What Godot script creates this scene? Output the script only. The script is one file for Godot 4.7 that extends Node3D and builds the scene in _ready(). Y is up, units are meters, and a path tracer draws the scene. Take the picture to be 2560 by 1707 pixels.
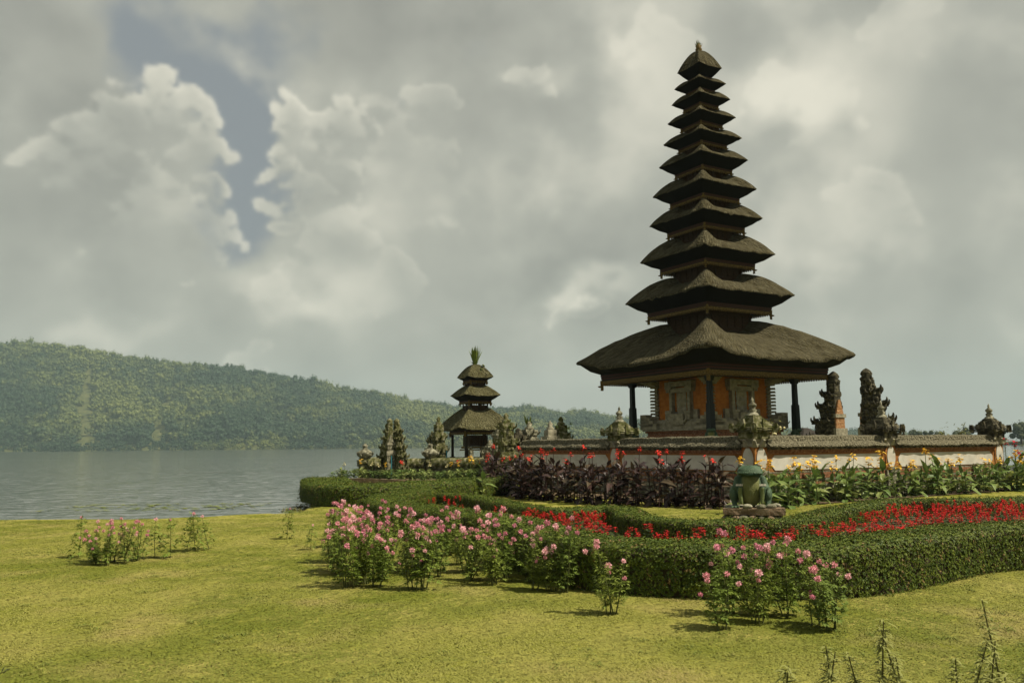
extends Node3D
# A lake temple: an eleven-tiered thatched pagoda behind a garden wall, a small three-tiered shrine on the shore,
# hedges, flower beds and a lawn in front, a wooded hill across the lake. Units are metres, -z is away from the camera.

var rng := RandomNumberGenerator.new()
var M := {}
var taken := {}
var nz := FastNoiseLite.new()

class MB:
	var v := PackedVector3Array()
	var n := PackedVector3Array()
	var t := PackedVector2Array()
	var c := PackedColorArray()
	var col := Color(1, 1, 1)
	var colored := false
	func put(p: Vector3, q: Vector3, w: Vector2) -> void:
		v.append(p); n.append(q); t.append(w)
		if colored: c.append(col)
	func up_normals() -> void:
		for i in n.size(): n[i] = Vector3(n[i].x * .25, 1.0, n[i].z * .25).normalized()
	func tri(a: Vector3, b: Vector3, d: Vector3) -> void:
		var q := (d - a).cross(b - a).normalized()
		put(a, q, Vector2(a.x + a.z, a.y)); put(b, q, Vector2(b.x + b.z, b.y)); put(d, q, Vector2(d.x + d.z, d.y))
	func quad(a: Vector3, b: Vector3, d: Vector3, e: Vector3) -> void:
		tri(a, b, d); tri(a, d, e)
	func hexa(p: Array) -> void:      # eight corners: 0-3 bottom ring, 4-7 top ring
		quad(p[0], p[1], p[2], p[3]); quad(p[7], p[6], p[5], p[4])
		for k in 4:
			var j := (k + 1) % 4
			quad(p[k], p[k + 4], p[j + 4], p[j])
	func box(ctr: Vector3, s: Vector3, b := Basis()) -> void:
		frustum(ctr, s, Vector2.ONE, b)
	func frustum(ctr: Vector3, s: Vector3, top: Vector2, b := Basis()) -> void:   # a box whose top is scaled
		var h := s * 0.5
		var p := []
		for y in [-1.0, 1.0]:
			var kx: float = h.x * (1.0 if y < 0 else top.x)
			var kz: float = h.z * (1.0 if y < 0 else top.y)
			for q in [Vector2(-1, -1), Vector2(1, -1), Vector2(1, 1), Vector2(-1, 1)]:
				p.append(ctr + b * Vector3(q.x * kx, y * h.y, q.y * kz))
		hexa(p)
	func surf(rows: Array, wrap := false, us := 1.0, vs := 1.0) -> void:   # a smooth sheet through rows of points
		var R := rows.size()
		var C: int = rows[0].size()
		var nn := []
		for i in R:
			var out := PackedVector3Array()
			for j in C:
				var l := (j - 1 + C) % C if wrap else maxi(j - 1, 0)
				var r := (j + 1) % C if wrap else mini(j + 1, C - 1)
				var du: Vector3 = rows[i][r] - rows[i][l]
				var dv: Vector3 = rows[mini(i + 1, R - 1)][j] - rows[maxi(i - 1, 0)][j]
				var q := dv.cross(du)
				out.append(q.normalized() if q.length() > 1e-12 else Vector3.UP)
			nn.append(out)
		var last := C if wrap else C - 1
		for i in R - 1:
			for j in last:
				var k := (j + 1) % C
				var u0 := Vector2(j * us, i * vs); var u1 := Vector2((j + 1) * us, i * vs)
				var w0 := Vector2(j * us, (i + 1) * vs); var w1 := Vector2((j + 1) * us, (i + 1) * vs)
				put(rows[i][j], nn[i][j], u0); put(rows[i][k], nn[i][k], u1); put(rows[i + 1][k], nn[i + 1][k], w1)
				put(rows[i][j], nn[i][j], u0); put(rows[i + 1][k], nn[i + 1][k], w1); put(rows[i + 1][j], nn[i + 1][j], w0)
	func tube(pts: Array, rad: Array, seg := 6) -> void:
		var rows := []
		for i in pts.size():
			var d: Vector3 = (pts[mini(i + 1, pts.size() - 1)] - pts[maxi(i - 1, 0)]).normalized()
			var a := d.cross(Vector3(0.31, 0.2, 0.93)).normalized()
			var b := a.cross(d)
			var row := PackedVector3Array()
			for k in seg:
				var an := TAU * k / seg
				row.append(pts[i] + (a * cos(an) + b * sin(an)) * float(rad[i]))
			rows.append(row)
		surf(rows, true)
	func lathe(prof: Array, ctr := Vector3.ZERO, seg := 12) -> void:
		var rows := []
		for p in prof:
			var row := PackedVector3Array()
			for k in seg:
				var an := TAU * k / seg
				row.append(ctr + Vector3(cos(an) * p.x, p.y, sin(an) * p.x))
			rows.append(row)
		surf(rows, true)
	func ell(ctr: Vector3, r: Vector3, noise = null, amp := 0.0, nu := 10, nv := 7, b := Basis()) -> void:
		var rows := []
		for i in nv:
			var th := PI * (1.0 - float(i) / (nv - 1))
			var row := PackedVector3Array()
			for j in nu:
				var an := TAU * j / nu
				var d := Vector3(sin(th) * cos(an), cos(th), sin(th) * sin(an))
				var p := b * (d * r)
				if noise: p *= 1.0 + amp * noise.get_noise_3dv((ctr + p) * 1.0)
				row.append(ctr + p)
			rows.append(row)
		surf(rows, true)
	func lump(ctr: Vector3, s: Vector3, div: int, amp: float, noise: FastNoiseLite, f := 1.0, b := Basis()) -> void:   # a worn, carved block
		var h := s * 0.5
		for ax in 3:
			for sg in [-1.0, 1.0]:
				var rows := []
				for i in div + 1:
					var row := PackedVector3Array()
					for j in div + 1:
						var u := 2.0 * i / div - 1.0
						var w: float = (2.0 * j / div - 1.0) * sg
						var q := Vector3.ZERO
						q[ax] = sg; q[(ax + 1) % 3] = u; q[(ax + 2) % 3] = w
						var p := q * h
						var o := q.normalized()
						var k := noise.get_noise_3dv((ctr + b * p) * f)
						row.append(ctr + b * (p + o * (amp * k) - o * (0.05 * h.length() * maxf(0.0, q.length() - 1.45))))
					rows.append(row)
				surf(rows)
	func horn(at: Vector3, dir: Vector3, size: float, curl := 1.0, w := 0.3) -> void:   # an upturned stone curl
		var pts := []; var rad := []
		var d := dir.normalized()
		for i in 6:
			var s := i / 5.0
			pts.append(at + d * (size * (sin(s * 1.9) * 0.75)) + Vector3.UP * (size * curl * (s * s * 1.0)))
			rad.append(size * w * (1.0 - s * 0.8))
		tube(pts, rad, 6)
	func leaf(at: Vector3, dir: Vector3, up: Vector3, ln: float, wd: float, fold := 0.25, droop := 0.2) -> void:   # a folded blade, eight triangles
		var d := dir.normalized()
		var s := d.cross(up).normalized()
		var o := s.cross(d).normalized()
		var m := [at, at + d * ln * 0.35 - o * droop * ln * 0.08, at + d * ln * 0.7 - o * droop * ln * 0.4, at + d * ln - o * droop * ln]
		var wv := [0.12, 1.0, 0.8, 0.0]
		for sd in [-1.0, 1.0]:
			for i in 3:
				var a: Vector3 = m[i] + s * (sd * wd * 0.5 * wv[i]) + o * (fold * wd * 0.5 * wv[i])
				var b: Vector3 = m[i + 1] + s * (sd * wd * 0.5 * wv[i + 1]) + o * (fold * wd * 0.5 * wv[i + 1])
				if i < 2: tri(m[i], m[i + 1], b)
				else: tri(m[i], m[i + 1], a)
				if i < 2: tri(m[i], b, a)
	func mesh() -> ArrayMesh:
		var a := []
		a.resize(Mesh.ARRAY_MAX)
		a[Mesh.ARRAY_VERTEX] = v; a[Mesh.ARRAY_NORMAL] = n; a[Mesh.ARRAY_TEX_UV] = t
		if colored: a[Mesh.ARRAY_COLOR] = c
		var m := ArrayMesh.new()
		m.add_surface_from_arrays(Mesh.PRIMITIVE_TRIANGLES, a)
		return m

# ---------------------------------------------------------------- naming and placing
func numbered(called: String, parent: Node) -> String:
	var key := str(parent.get_instance_id()) + called
	var k: int = taken.get(key, 0)
	taken[key] = k + 1
	return called if k == 0 else "%s_%03d" % [called, k]

func tag(o: Node3D, label: String, category: String, group := "") -> Node3D:
	o.set_meta("label", label); o.set_meta("category", category)
	if group != "": o.set_meta("group", group)
	return o

func thing(called: String, label: String, category: String, at := Vector3.ZERO, turn := 0.0, group := "") -> Node3D:
	var o := Node3D.new()
	o.name = numbered(called, self)
	add_child(o, true)
	o.position = at; o.rotation.y = turn
	return tag(o, label, category, group)

func obj(called: String, mesh: Mesh, mat: Material, parent: Node = self) -> MeshInstance3D:
	var o := MeshInstance3D.new()
	o.name = numbered(called, parent)
	o.mesh = mesh
	o.material_override = mat
	parent.add_child(o, true)
	return o

func part(called: String, mb: MB, mat: Material, parent: Node) -> MeshInstance3D:
	return obj(called, mb.mesh(), mat, parent)

func struct(called: String, mesh: Mesh, mat: Material) -> MeshInstance3D:
	var o := obj(called, mesh, mat)
	o.set_meta("kind", "structure")
	return o

func scatter(called: String, mesh: Mesh, mat: Material, xf: Array, cols: Array, parent: Node = self) -> MultiMeshInstance3D:
	var mm := MultiMesh.new()
	mm.transform_format = MultiMesh.TRANSFORM_3D
	mm.use_colors = cols.size() > 0
	mm.mesh = mesh
	mm.instance_count = xf.size()
	for i in xf.size():
		mm.set_instance_transform(i, xf[i])
		if cols.size() > 0: mm.set_instance_color(i, cols[i])
	var o := MultiMeshInstance3D.new()
	o.name = numbered(called, parent)
	o.multimesh = mm
	o.material_override = mat
	o.set_meta("kind", "stuff")
	parent.add_child(o, true)
	return o

func copy(src: Node3D, at: Vector3, turn: float, size: float, label: String, group: String, called := "") -> Node3D:
	var r: Node3D = src.duplicate()
	r.name = numbered(called if called != "" else String(src.name).rstrip("0123456789").trim_suffix("_"), self)
	add_child(r, true)
	r.position = at; r.rotation = Vector3(0, turn, 0); r.scale = Vector3.ONE * size
	if label != "": r.set_meta("label", label)
	if group != "": r.set_meta("group", group)
	return r

# ---------------------------------------------------------------- materials
func srgb(r: float, g: float, b: float) -> Color: return Color(r, g, b).linear_to_srgb()

func ramp_tex(size: int, freq: float, stops: Array, oct := 5, seed := 1, stretch := Vector2.ONE) -> ImageTexture:
	var f := FastNoiseLite.new()
	f.seed = seed; f.frequency = freq; f.fractal_octaves = oct
	var im: Image
	var g := Gradient.new()
	g.offsets = PackedFloat32Array(stops.map(func(s): return s[0]))
	g.colors = PackedColorArray(stops.map(func(s): return s[1]))
	if stretch == Vector2.ONE:
		im = f.get_seamless_image(size, size)
		im.convert(Image.FORMAT_RGB8)
	else:
		im = Image.create(size, size, false, Image.FORMAT_RGB8)
		for y in size:
			for x in size:
				var k := absf(2.0 * x / size - 1.0)   # the two halves are blended so that the strip tiles
				var a := f.get_noise_2d(x * stretch.x, y * stretch.y)
				var b := f.get_noise_2d((x + size) * stretch.x, y * stretch.y + 300.0)
				var w := 0.5 + 0.62 * lerpf(a, b, k * 0.5)
				im.set_pixel(x, y, Color(w, w, w))
	for y in im.get_height():
		for x in im.get_width():
			im.set_pixel(x, y, g.sample(im.get_pixel(x, y).r).linear_to_srgb())
	im.generate_mipmaps()
	return ImageTexture.create_from_image(im)

func noise_height(size: int, freq: float, seed: int, oct := 5) -> ImageTexture:
	var f := FastNoiseLite.new()
	f.seed = seed; f.frequency = freq; f.fractal_octaves = oct
	return ImageTexture.create_from_image(f.get_seamless_image(size, size))

func normal_tex(size: int, freq: float, seed: int, strength: float, oct := 5) -> ImageTexture:
	var f := FastNoiseLite.new()
	f.seed = seed; f.frequency = freq; f.fractal_octaves = oct
	var im := f.get_seamless_image(size, size)
	im.convert(Image.FORMAT_RGBA8)
	im.bump_map_to_normal_map(strength)
	im.generate_mipmaps()
	return ImageTexture.create_from_image(im)

func plain(col: Color, rough := 0.85) -> StandardMaterial3D:
	var m := StandardMaterial3D.new()
	m.albedo_color = col.linear_to_srgb()
	m.roughness = rough
	m.metallic_specular = 0.3
	m.cull_mode = BaseMaterial3D.CULL_DISABLED
	return m

func tinted(rough := 0.75) -> StandardMaterial3D:   # takes its colour from the instances or vertices
	var m := plain(Color(1, 1, 1), rough)
	m.vertex_color_use_as_albedo = true
	return m

func leafy(col: Color, rough := 0.6, through := 0.35) -> StandardMaterial3D:
	var m := plain(col, rough)
	m.backlight_enabled = true
	m.backlight = (col * through).linear_to_srgb()
	return m

func textured(tex: Texture2D, scale: float, rough := 0.9, nrm: Texture2D = null, nscale := 1.0) -> StandardMaterial3D:
	var m := StandardMaterial3D.new()
	m.albedo_texture = tex
	m.roughness = rough
	m.metallic_specular = 0.25
	m.uv1_triplanar = true
	m.uv1_world_triplanar = true
	m.uv1_scale = Vector3.ONE * scale
	m.cull_mode = BaseMaterial3D.CULL_DISABLED
	if nrm:
		m.normal_enabled = true
		m.normal_texture = nrm
		m.normal_scale = nscale
	return m

func make_materials() -> void:
	var rough_n := normal_tex(256, 0.03, 5, 6.0)
	M.stone = textured(ramp_tex(512, 0.012, [[0.0, Color(.030, .030, .020)], [0.38, Color(.075, .072, .048)], [0.52, Color(.15, .145, .10)], [0.68, Color(.27, .26, .19)], [1.0, Color(.42, .41, .33)]], 6, 3), 0.8, 0.95, rough_n, 1.2)
	M.old_stone = textured(ramp_tex(512, 0.014, [[0.0, Color(.014, .013, .010)], [0.45, Color(.035, .032, .022)], [0.6, Color(.075, .07, .045)], [0.75, Color(.14, .125, .08)], [1.0, Color(.24, .22, .15)]], 6, 8), 0.8, 0.95, rough_n, 1.2)
	M.moss_stone = textured(ramp_tex(512, 0.012, [[0.0, Color(.02, .02, .008)], [0.4, Color(.06, .065, .018)], [0.55, Color(.10, .10, .04)], [0.7, Color(.2, .19, .12)], [1.0, Color(.36, .34, .25)]], 6, 12), 0.8, 0.95, rough_n, 1.0)
	M.pale_stone = textured(ramp_tex(512, 0.012, [[0.0, Color(.12, .11, .08)], [0.5, Color(.235, .22, .16)], [1.0, Color(.36, .34, .26)]], 5, 22), 0.7, 0.9, rough_n, 0.6)
	M.plaster = textured(ramp_tex(512, 0.010, [[0.0, Color(.30, .28, .23)], [0.36, Color(.42, .40, .345)], [0.55, Color(.49, .475, .42)], [1.0, Color(.56, .545, .49)]], 6, 31), 0.35, 0.85)
	M.orange = textured(ramp_tex(512, 0.012, [[0.0, Color(.24, .085, .018)], [0.5, Color(.36, .135, .025)], [1.0, Color(.43, .175, .04)]], 5, 41), 0.6, 0.85, rough_n, 0.2)
	M.brick = textured(ramp_tex(512, 0.02, [[0.0, Color(.07, .035, .02)], [0.45, Color(.20, .085, .04)], [0.65, Color(.26, .13, .07)], [1.0, Color(.30, .24, .16)]], 5, 43), 0.9, 0.95, rough_n, 0.8)
	M.gate_brick = textured(ramp_tex(512, 0.02, [[0.0, Color(.13, .07, .035)], [0.5, Color(.32, .16, .07)], [1.0, Color(.40, .31, .19)]], 5, 44), 0.9, 0.95, rough_n, 0.8)
	M.cap = textured(ramp_tex(512, 0.05, [[0.0, Color(.025, .022, .014)], [0.42, Color(.072, .066, .042)], [0.6, Color(.15, .138, .092)], [1.0, Color(.32, .30, .22)]], 4, 51), 0.6, 1.0, normal_tex(256, 0.06, 52, 9.0, 3), 1.5)
	M.gold = textured(ramp_tex(256, 0.04, [[0.0, Color(.025, .017, .006)], [0.5, Color(.098, .066, .018)], [1.0, Color(.30, .21, .058)]], 4, 61), 1.3, 0.6)
	M.redwood = plain(Color(.055, .017, .009), 0.6)
	M.darkwood = plain(Color(.018, .014, .010), 0.7)
	M.carved_wood = textured(ramp_tex(256, 0.06, [[0.0, Color(.012, .008, .005)], [0.5, Color(.022, .012, .006)], [1.0, Color(.11, .06, .02)]], 3, 62), 1.6, 0.7)
	M.post = plain(Color(.010, .014, .014), 0.45)
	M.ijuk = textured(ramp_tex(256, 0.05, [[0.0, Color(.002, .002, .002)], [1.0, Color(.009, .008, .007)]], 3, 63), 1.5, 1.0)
	var th := StandardMaterial3D.new()
	th.albedo_texture = ramp_tex(512, 0.02, [[0.0, Color(.014, .012, .008)], [0.35, Color(.040, .035, .022)], [0.55, Color(.076, .069, .044)], [0.75, Color(.125, .114, .074)], [1.0, Color(.25, .23, .16)]], 5, 71, Vector2(5.5, 0.55))
	th.roughness = 1.0
	th.metallic_specular = 0.1
	th.cull_mode = BaseMaterial3D.CULL_DISABLED
	th.detail_enabled = true
	th.detail_blend_mode = BaseMaterial3D.BLEND_MODE_MUL
	th.detail_uv_layer = BaseMaterial3D.DETAIL_UV_1
	th.detail_albedo = ramp_tex(256, 0.015, [[0.0, Color(.62, .60, .48)], [0.5, Color(.9, .9, .86)], [1.0, Color(1, 1, .96)]], 4, 72)
	th.normal_enabled = true
	th.normal_texture = normal_tex(256, 0.08, 73, 8.0, 3)
	M.thatch = th
	var tm := th.duplicate() as StandardMaterial3D
	tm.albedo_texture = ramp_tex(512, 0.02, [[0.0, Color(.022, .020, .012)], [0.35, Color(.052, .049, .028)], [0.55, Color(.092, .088, .048)], [0.75, Color(.15, .143, .085)], [1.0, Color(.24, .23, .16)]], 5, 75, Vector2(4.0, 1.2))
	M.thatch_mossy = tm
	M.water = StandardMaterial3D.new()
	M.water.albedo_color = srgb(.080, .088, .080)
	M.water.roughness = 0.08
	M.water.metallic_specular = 0.65
	M.water.normal_enabled = true
	M.water.normal_texture = normal_tex(1024, 0.022, 81, 5.0, 5)
	M.water.normal_scale = 0.3
	M.brown_stone = textured(ramp_tex(256, 0.02, [[0.0, Color(.05, .035, .022)], [0.5, Color(.16, .115, .075)], [1.0, Color(.30, .24, .17)]], 5, 95), 0.8, 0.95, rough_n, 1.0)
	M.soil = textured(ramp_tex(256, 0.03, [[0.0, Color(.03, .02, .012)], [0.5, Color(.09, .065, .04)], [1.0, Color(.2, .15, .1)]], 5, 91), 0.5, 1.0, rough_n, 1.0)
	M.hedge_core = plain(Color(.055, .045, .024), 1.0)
	M.far_land = plain(Color(.045, .055, .02), 1.0)
	M.foliage = tinted(0.55)
	M.foliage.backlight_enabled = true
	M.foliage.backlight = srgb(.02, .03, .005)
	M.blade = tinted(0.7)
	M.bark = plain(Color(.06, .045, .03), 0.95)
	M.stem = plain(Color(.075, .085, .025), 0.7)
	M.frog = tinted(0.6)
	M.frog.normal_enabled = true
	M.frog.normal_texture = normal_tex(256, 0.05, 98, 7.0)
	M.frog.uv1_triplanar = true
	M.frog.uv1_scale = Vector3.ONE * 2.2
	M.wall_orange = textured(ramp_tex(256, 0.012, [[0.0, Color(.11, .05, .02)], [0.5, Color(.25, .105, .03)], [1.0, Color(.33, .16, .055)]], 5, 47), 0.6, 0.9, rough_n, 0.4)
	M.claw = plain(Color(.65, .6, .5), 0.6)

# ---------------------------------------------------------------- curves
func smooth_path(p: Array, step := 0.25) -> PackedVector2Array:
	var out := PackedVector2Array()
	for i in p.size() - 1:
		var a: Vector2 = p[maxi(i - 1, 0)]; var b: Vector2 = p[i]; var c: Vector2 = p[i + 1]; var d: Vector2 = p[mini(i + 2, p.size() - 1)]
		var k := maxi(1, int(b.distance_to(c) / step))
		for j in k:
			out.append(b.cubic_interpolate(c, a, d, float(j) / k))
	out.append(p[p.size() - 1])
	return out

func path_distance(path: PackedVector2Array, q: Vector2) -> float:
	var best := 1e9
	for i in range(0, path.size() - 1):
		best = minf(best, q.distance_squared_to(Geometry2D.get_closest_point_to_segment(q, path[i], path[i + 1])))
	return sqrt(best)

# ---------------------------------------------------------------- sky
func make_sky() -> ImageTexture:
	var W := 2048
	var H := 1024
	var top := H / 2 + 8
	var f := FastNoiseLite.new()
	f.seed = 7; f.frequency = 1.0; f.fractal_octaves = 5; f.fractal_gain = 0.5
	var g := FastNoiseLite.new()
	g.seed = 19; g.frequency = 1.0; g.fractal_octaves = 3
	var puff := FastNoiseLite.new()
	puff.seed = 31; puff.frequency = 1.0; puff.fractal_type = FastNoiseLite.FRACTAL_RIDGED; puff.fractal_octaves = 4
	# gaps and masses in the sheet of cloud: azimuth, elevation, half extents (degrees), density, brightness
	var blobs := [[-25.6, 23.1, 2.4, 3.2, -0.75, 0.00], [-22.6, 24.1, 4.0, 3.2, -0.85, 0.00], [-19.3, 22.9, 3.5, 3.5, -0.95, 0.00], [-18.0, 20.6, 1.9, 3.0, -1.30, 0.00], [-18.7, 17.1, 1.6, 3.5, -1.50, 0.00], [-17.5, 14.6, 2.2, 2.2, -1.40, 0.00], [-15.2, 23.8, 3.8, 2.4, -0.60, 0.00], [-25.0, 25.7, 4.3, 1.9, -0.35, 0.00], [-17.4, 26.8, 3.2, 1.6, -0.35, 0.00], [-6.8, 23.0, 1.6, 0.9, -0.50, 0.00], [-2.1, 25.2, 2.4, 1.3, -0.35, 0.00], [-29.4, 15.0, 4.6, 8.9, 0.40, -0.30], [-31.0, 23.7, 4.8, 3.8, 0.40, -0.12], [-29.8, 22.4, 2.4, 1.6, 0.20, 0.25], [-11.0, 10.4, 4.6, 2.7, 0.30, 0.42], [-15.9, 10.7, 3.2, 1.6, 0.20, 0.20], [-0.8, 12.4, 6.5, 3.0, 0.30, -0.34], [-7.5, 8.6, 5.4, 1.3, 0.20, -0.12], [-7.7, 27.2, 6.2, 2.4, 0.30, -0.22], [9.7, 25.3, 4.0, 4.6, 0.30, 0.50], [6.2, 19.8, 5.9, 3.5, 0.30, 0.28], [1.6, 23.9, 3.5, 1.2, 0.30, 0.30], [-9.5, 16.7, 3.2, 2.2, 0.20, 0.22], [18.5, 21.7, 3.2, 2.4, 0.30, 0.50], [22.2, 20.1, 3.8, 3.0, 0.30, 0.36], [23.9, 13.3, 4.6, 4.0, 0.30, 0.26], [29.7, 20.6, 3.8, 5.4, 0.30, -0.20], [5.2, 10.1, 2.7, 0.9, 0.20, 0.45], [3.3, 9.4, 1.1, 1.6, 0.20, 0.35], [5.4, 8.3, 1.6, 1.1, 0.20, -0.25], [-3.5, 8.6, 1.6, 1.1, 0.20, 0.25], [3.2, 4.8, 4.6, 1.3, 0.20, 0.12], [28.8, 4.7, 5.4, 3.2, 0.20, -0.10], [25.9, 9.2, 7.0, 1.9, 0.20, -0.16], [15.9, 26.3, 4.3, 1.6, 0.20, -0.20], [26.0, 24.7, 3.8, 2.4, 0.20, 0.26], [-24.9, 7.8, 4.0, 0.8, 0.20, 0.22], [-16.8, 5.6, 1.6, 1.1, 0.20, 0.22], [-27.3, 11.5, 3.2, 2.2, 0.20, 0.06], [17.9, 13.9, 2.4, 3.2, 0.20, 0.20], [19.9, 8.7, 3.5, 2.7, 0.20, -0.08]]
	# heaped clouds standing in front of it: azimuth, elevation, radius, how clear of the haze
	var heaps := [[-25.18, 19.07, 3.50, 1.00], [-22.65, 20.35, 2.82, 1.00], [-20.88, 18.16, 2.82, 1.00], [-26.64, 16.53, 3.50, 0.90], [-19.83, 16.30, 1.67, 1.00], [-22.90, 14.79, 4.57, 0.80], [-20.93, 12.99, 2.82, 0.80], [-21.89, 22.21, 0.59, 1.00], [-14.62, 20.44, 2.15, 1.00], [-15.60, 18.14, 2.02, 1.00], [-11.68, 18.89, 3.50, 0.80], [-14.00, 16.23, 3.23, 0.90], [-14.99, 14.39, 1.61, 1.00], [-12.11, 13.23, 4.04, 0.70], [-7.62, 18.05, 4.57, 0.35], [-5.44, 21.66, 1.88, 0.50], [18.52, 21.50, 2.69, 0.50], [20.92, 19.76, 3.23, 0.45], [10.21, 24.74, 3.23, 0.40], [1.56, 23.56, 1.88, 0.50], [5.44, 9.07, 1.61, 0.60], [3.81, 8.30, 1.08, 0.50], [-11.01, 10.13, 3.23, 0.45], [-8.10, 10.99, 2.15, 0.40], [23.48, 14.36, 2.96, 0.40], [-15.38, 9.22, 1.88, 0.35], [-16.79, 5.56, 1.34, 0.40], [25.31, 24.85, 2.42, 0.35]]
	var dens := PackedFloat32Array(); dens.resize(W * top)
	var lum := PackedFloat32Array(); lum.resize(W * top)
	var cum := PackedFloat32Array(); cum.resize(W * top)
	var clear := PackedFloat32Array(); clear.resize(W * top)
	var deg := 360.0 / W
	for y in top:
		var el := 90.0 - (y + 0.5) * deg
		var ce := cos(deg_to_rad(el)); var se := sin(deg_to_rad(el))
		var near := []; var near_heaps := []
		for b in blobs:
			if absf(el - b[1]) < 3.0 * b[3]: near.append(b)
		for b in heaps:
			if absf(el - b[1]) < 2.0 * b[2]: near_heaps.append(b)
		for x in W:
			var az := fposmod((x + 0.5) * deg + 180.0, 360.0) - 180.0
			var d := Vector3(ce * sin(deg_to_rad(az)), se * 1.15, -ce * cos(deg_to_rad(az)))
			var n1 := f.get_noise_3dv(d * 5.0)
			var n2 := g.get_noise_3dv(d * 3.4 + Vector3(5, 1, 3))
			var n3 := -puff.get_noise_3dv(d * 13.0)
			var n4 := f.get_noise_3dv(d * 13.0 + Vector3(9, 2, 4))
			var n5 := f.get_noise_3dv(d * 13.0 + Vector3(1, 17, 8))
			var de := 0.95 + 0.45 * n1 + 0.25 * n2
			var lu := n2 * 0.42 + n1 * 0.42 + n4 * 0.26
			var cu := -0.15 + 0.9 * n2 + 0.5 * n1      # elsewhere heaps rise where the noise swells
			clear[y * W + x] = 0.45
			if absf(az) < 60.0:
				cu = -1.0
				var wx := az + n1 * 2.8 + n4 * 1.4; var wy := el + n1 * 2.0 + n5 * 1.4
				for b in near:
					var ux: float = (wx - b[0]) / b[2]; var uy: float = (wy - b[1]) / b[3]
					var e := ux * ux + uy * uy
					if e < 6.0:
						e = exp(-e)
						de += b[4] * e; lu += b[5] * e * 1.3
				for b in near_heaps:
					var q := Vector2(az + n4 * 1.8 - b[0], el + n5 * 1.8 - b[1]).length() / float(b[2])
					if 1.0 - q > cu:
						cu = 1.0 - q
						clear[y * W + x] = b[3]
			cum[y * W + x] = cu + 0.15 * n3 + 0.42 * n1
			dens[y * W + x] = de; lum[y * W + x] = lu
	var im := Image.create(W, H, false, Image.FORMAT_RGBF)
	var dark := Color(.245, .248, .222); var mid := Color(.375, .376, .326); var bright := Color(.68, .652, .545); var blue := Color(.222, .245, .262)
	for y in top:
		var el := 90.0 - (y + 0.5) * deg
		for x in W:
			var i := y * W + x
			var up := maxi(y - 4, 0) * W + x
			var l := clampf(0.44 + lum[i] * 0.62, 0.0, 1.0)
			var c := dark.lerp(mid, l * 2.0) if l < 0.5 else mid.lerp(bright, l * 2.0 - 1.0)
			c = blue.lerp(c, smoothstep(-0.30, 0.75, dens[i]))
			var cu := cum[i]
			if cu > 0.0:
				var slope := (cu - cum[up]) * 1.6
				var crest := clampf(slope * 0.6, -0.06, 0.14) + 0.44 * exp(-cu * 3.0) * clampf(slope * 3.0 + 0.45, 0.0, 1.0)      # crests catch the light
				var k := clampf(0.45 + lum[i] * 0.5 + crest * exp(-cu * 0.9), 0.0, 1.0)
				var cc := dark.lerp(mid, k * 2.0) if k < 0.5 else mid.lerp(bright, k * 2.0 - 1.0)
				c = c.lerp(cc, smoothstep(0.0, lerpf(0.80, 0.15, clampf(slope * 6.0 + 0.55, 0.0, 1.0)), cu) * (1.0 - 0.6 * smoothstep(0.5, 0.9, cu)) * clear[i])
			var hz := smoothstep(7.0, 0.0, el)
			c = c.lerp(Color(.32, .32, .295), hz * 0.55)
			im.set_pixel(x, y, c)
	for y in range(top, H):
		for x in W: im.set_pixel(x, y, Color(.12, .12, .09))
	return ImageTexture.create_from_image(im)

# ---------------------------------------------------------------- land, lake, hills
var land_edge: PackedVector2Array

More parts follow.
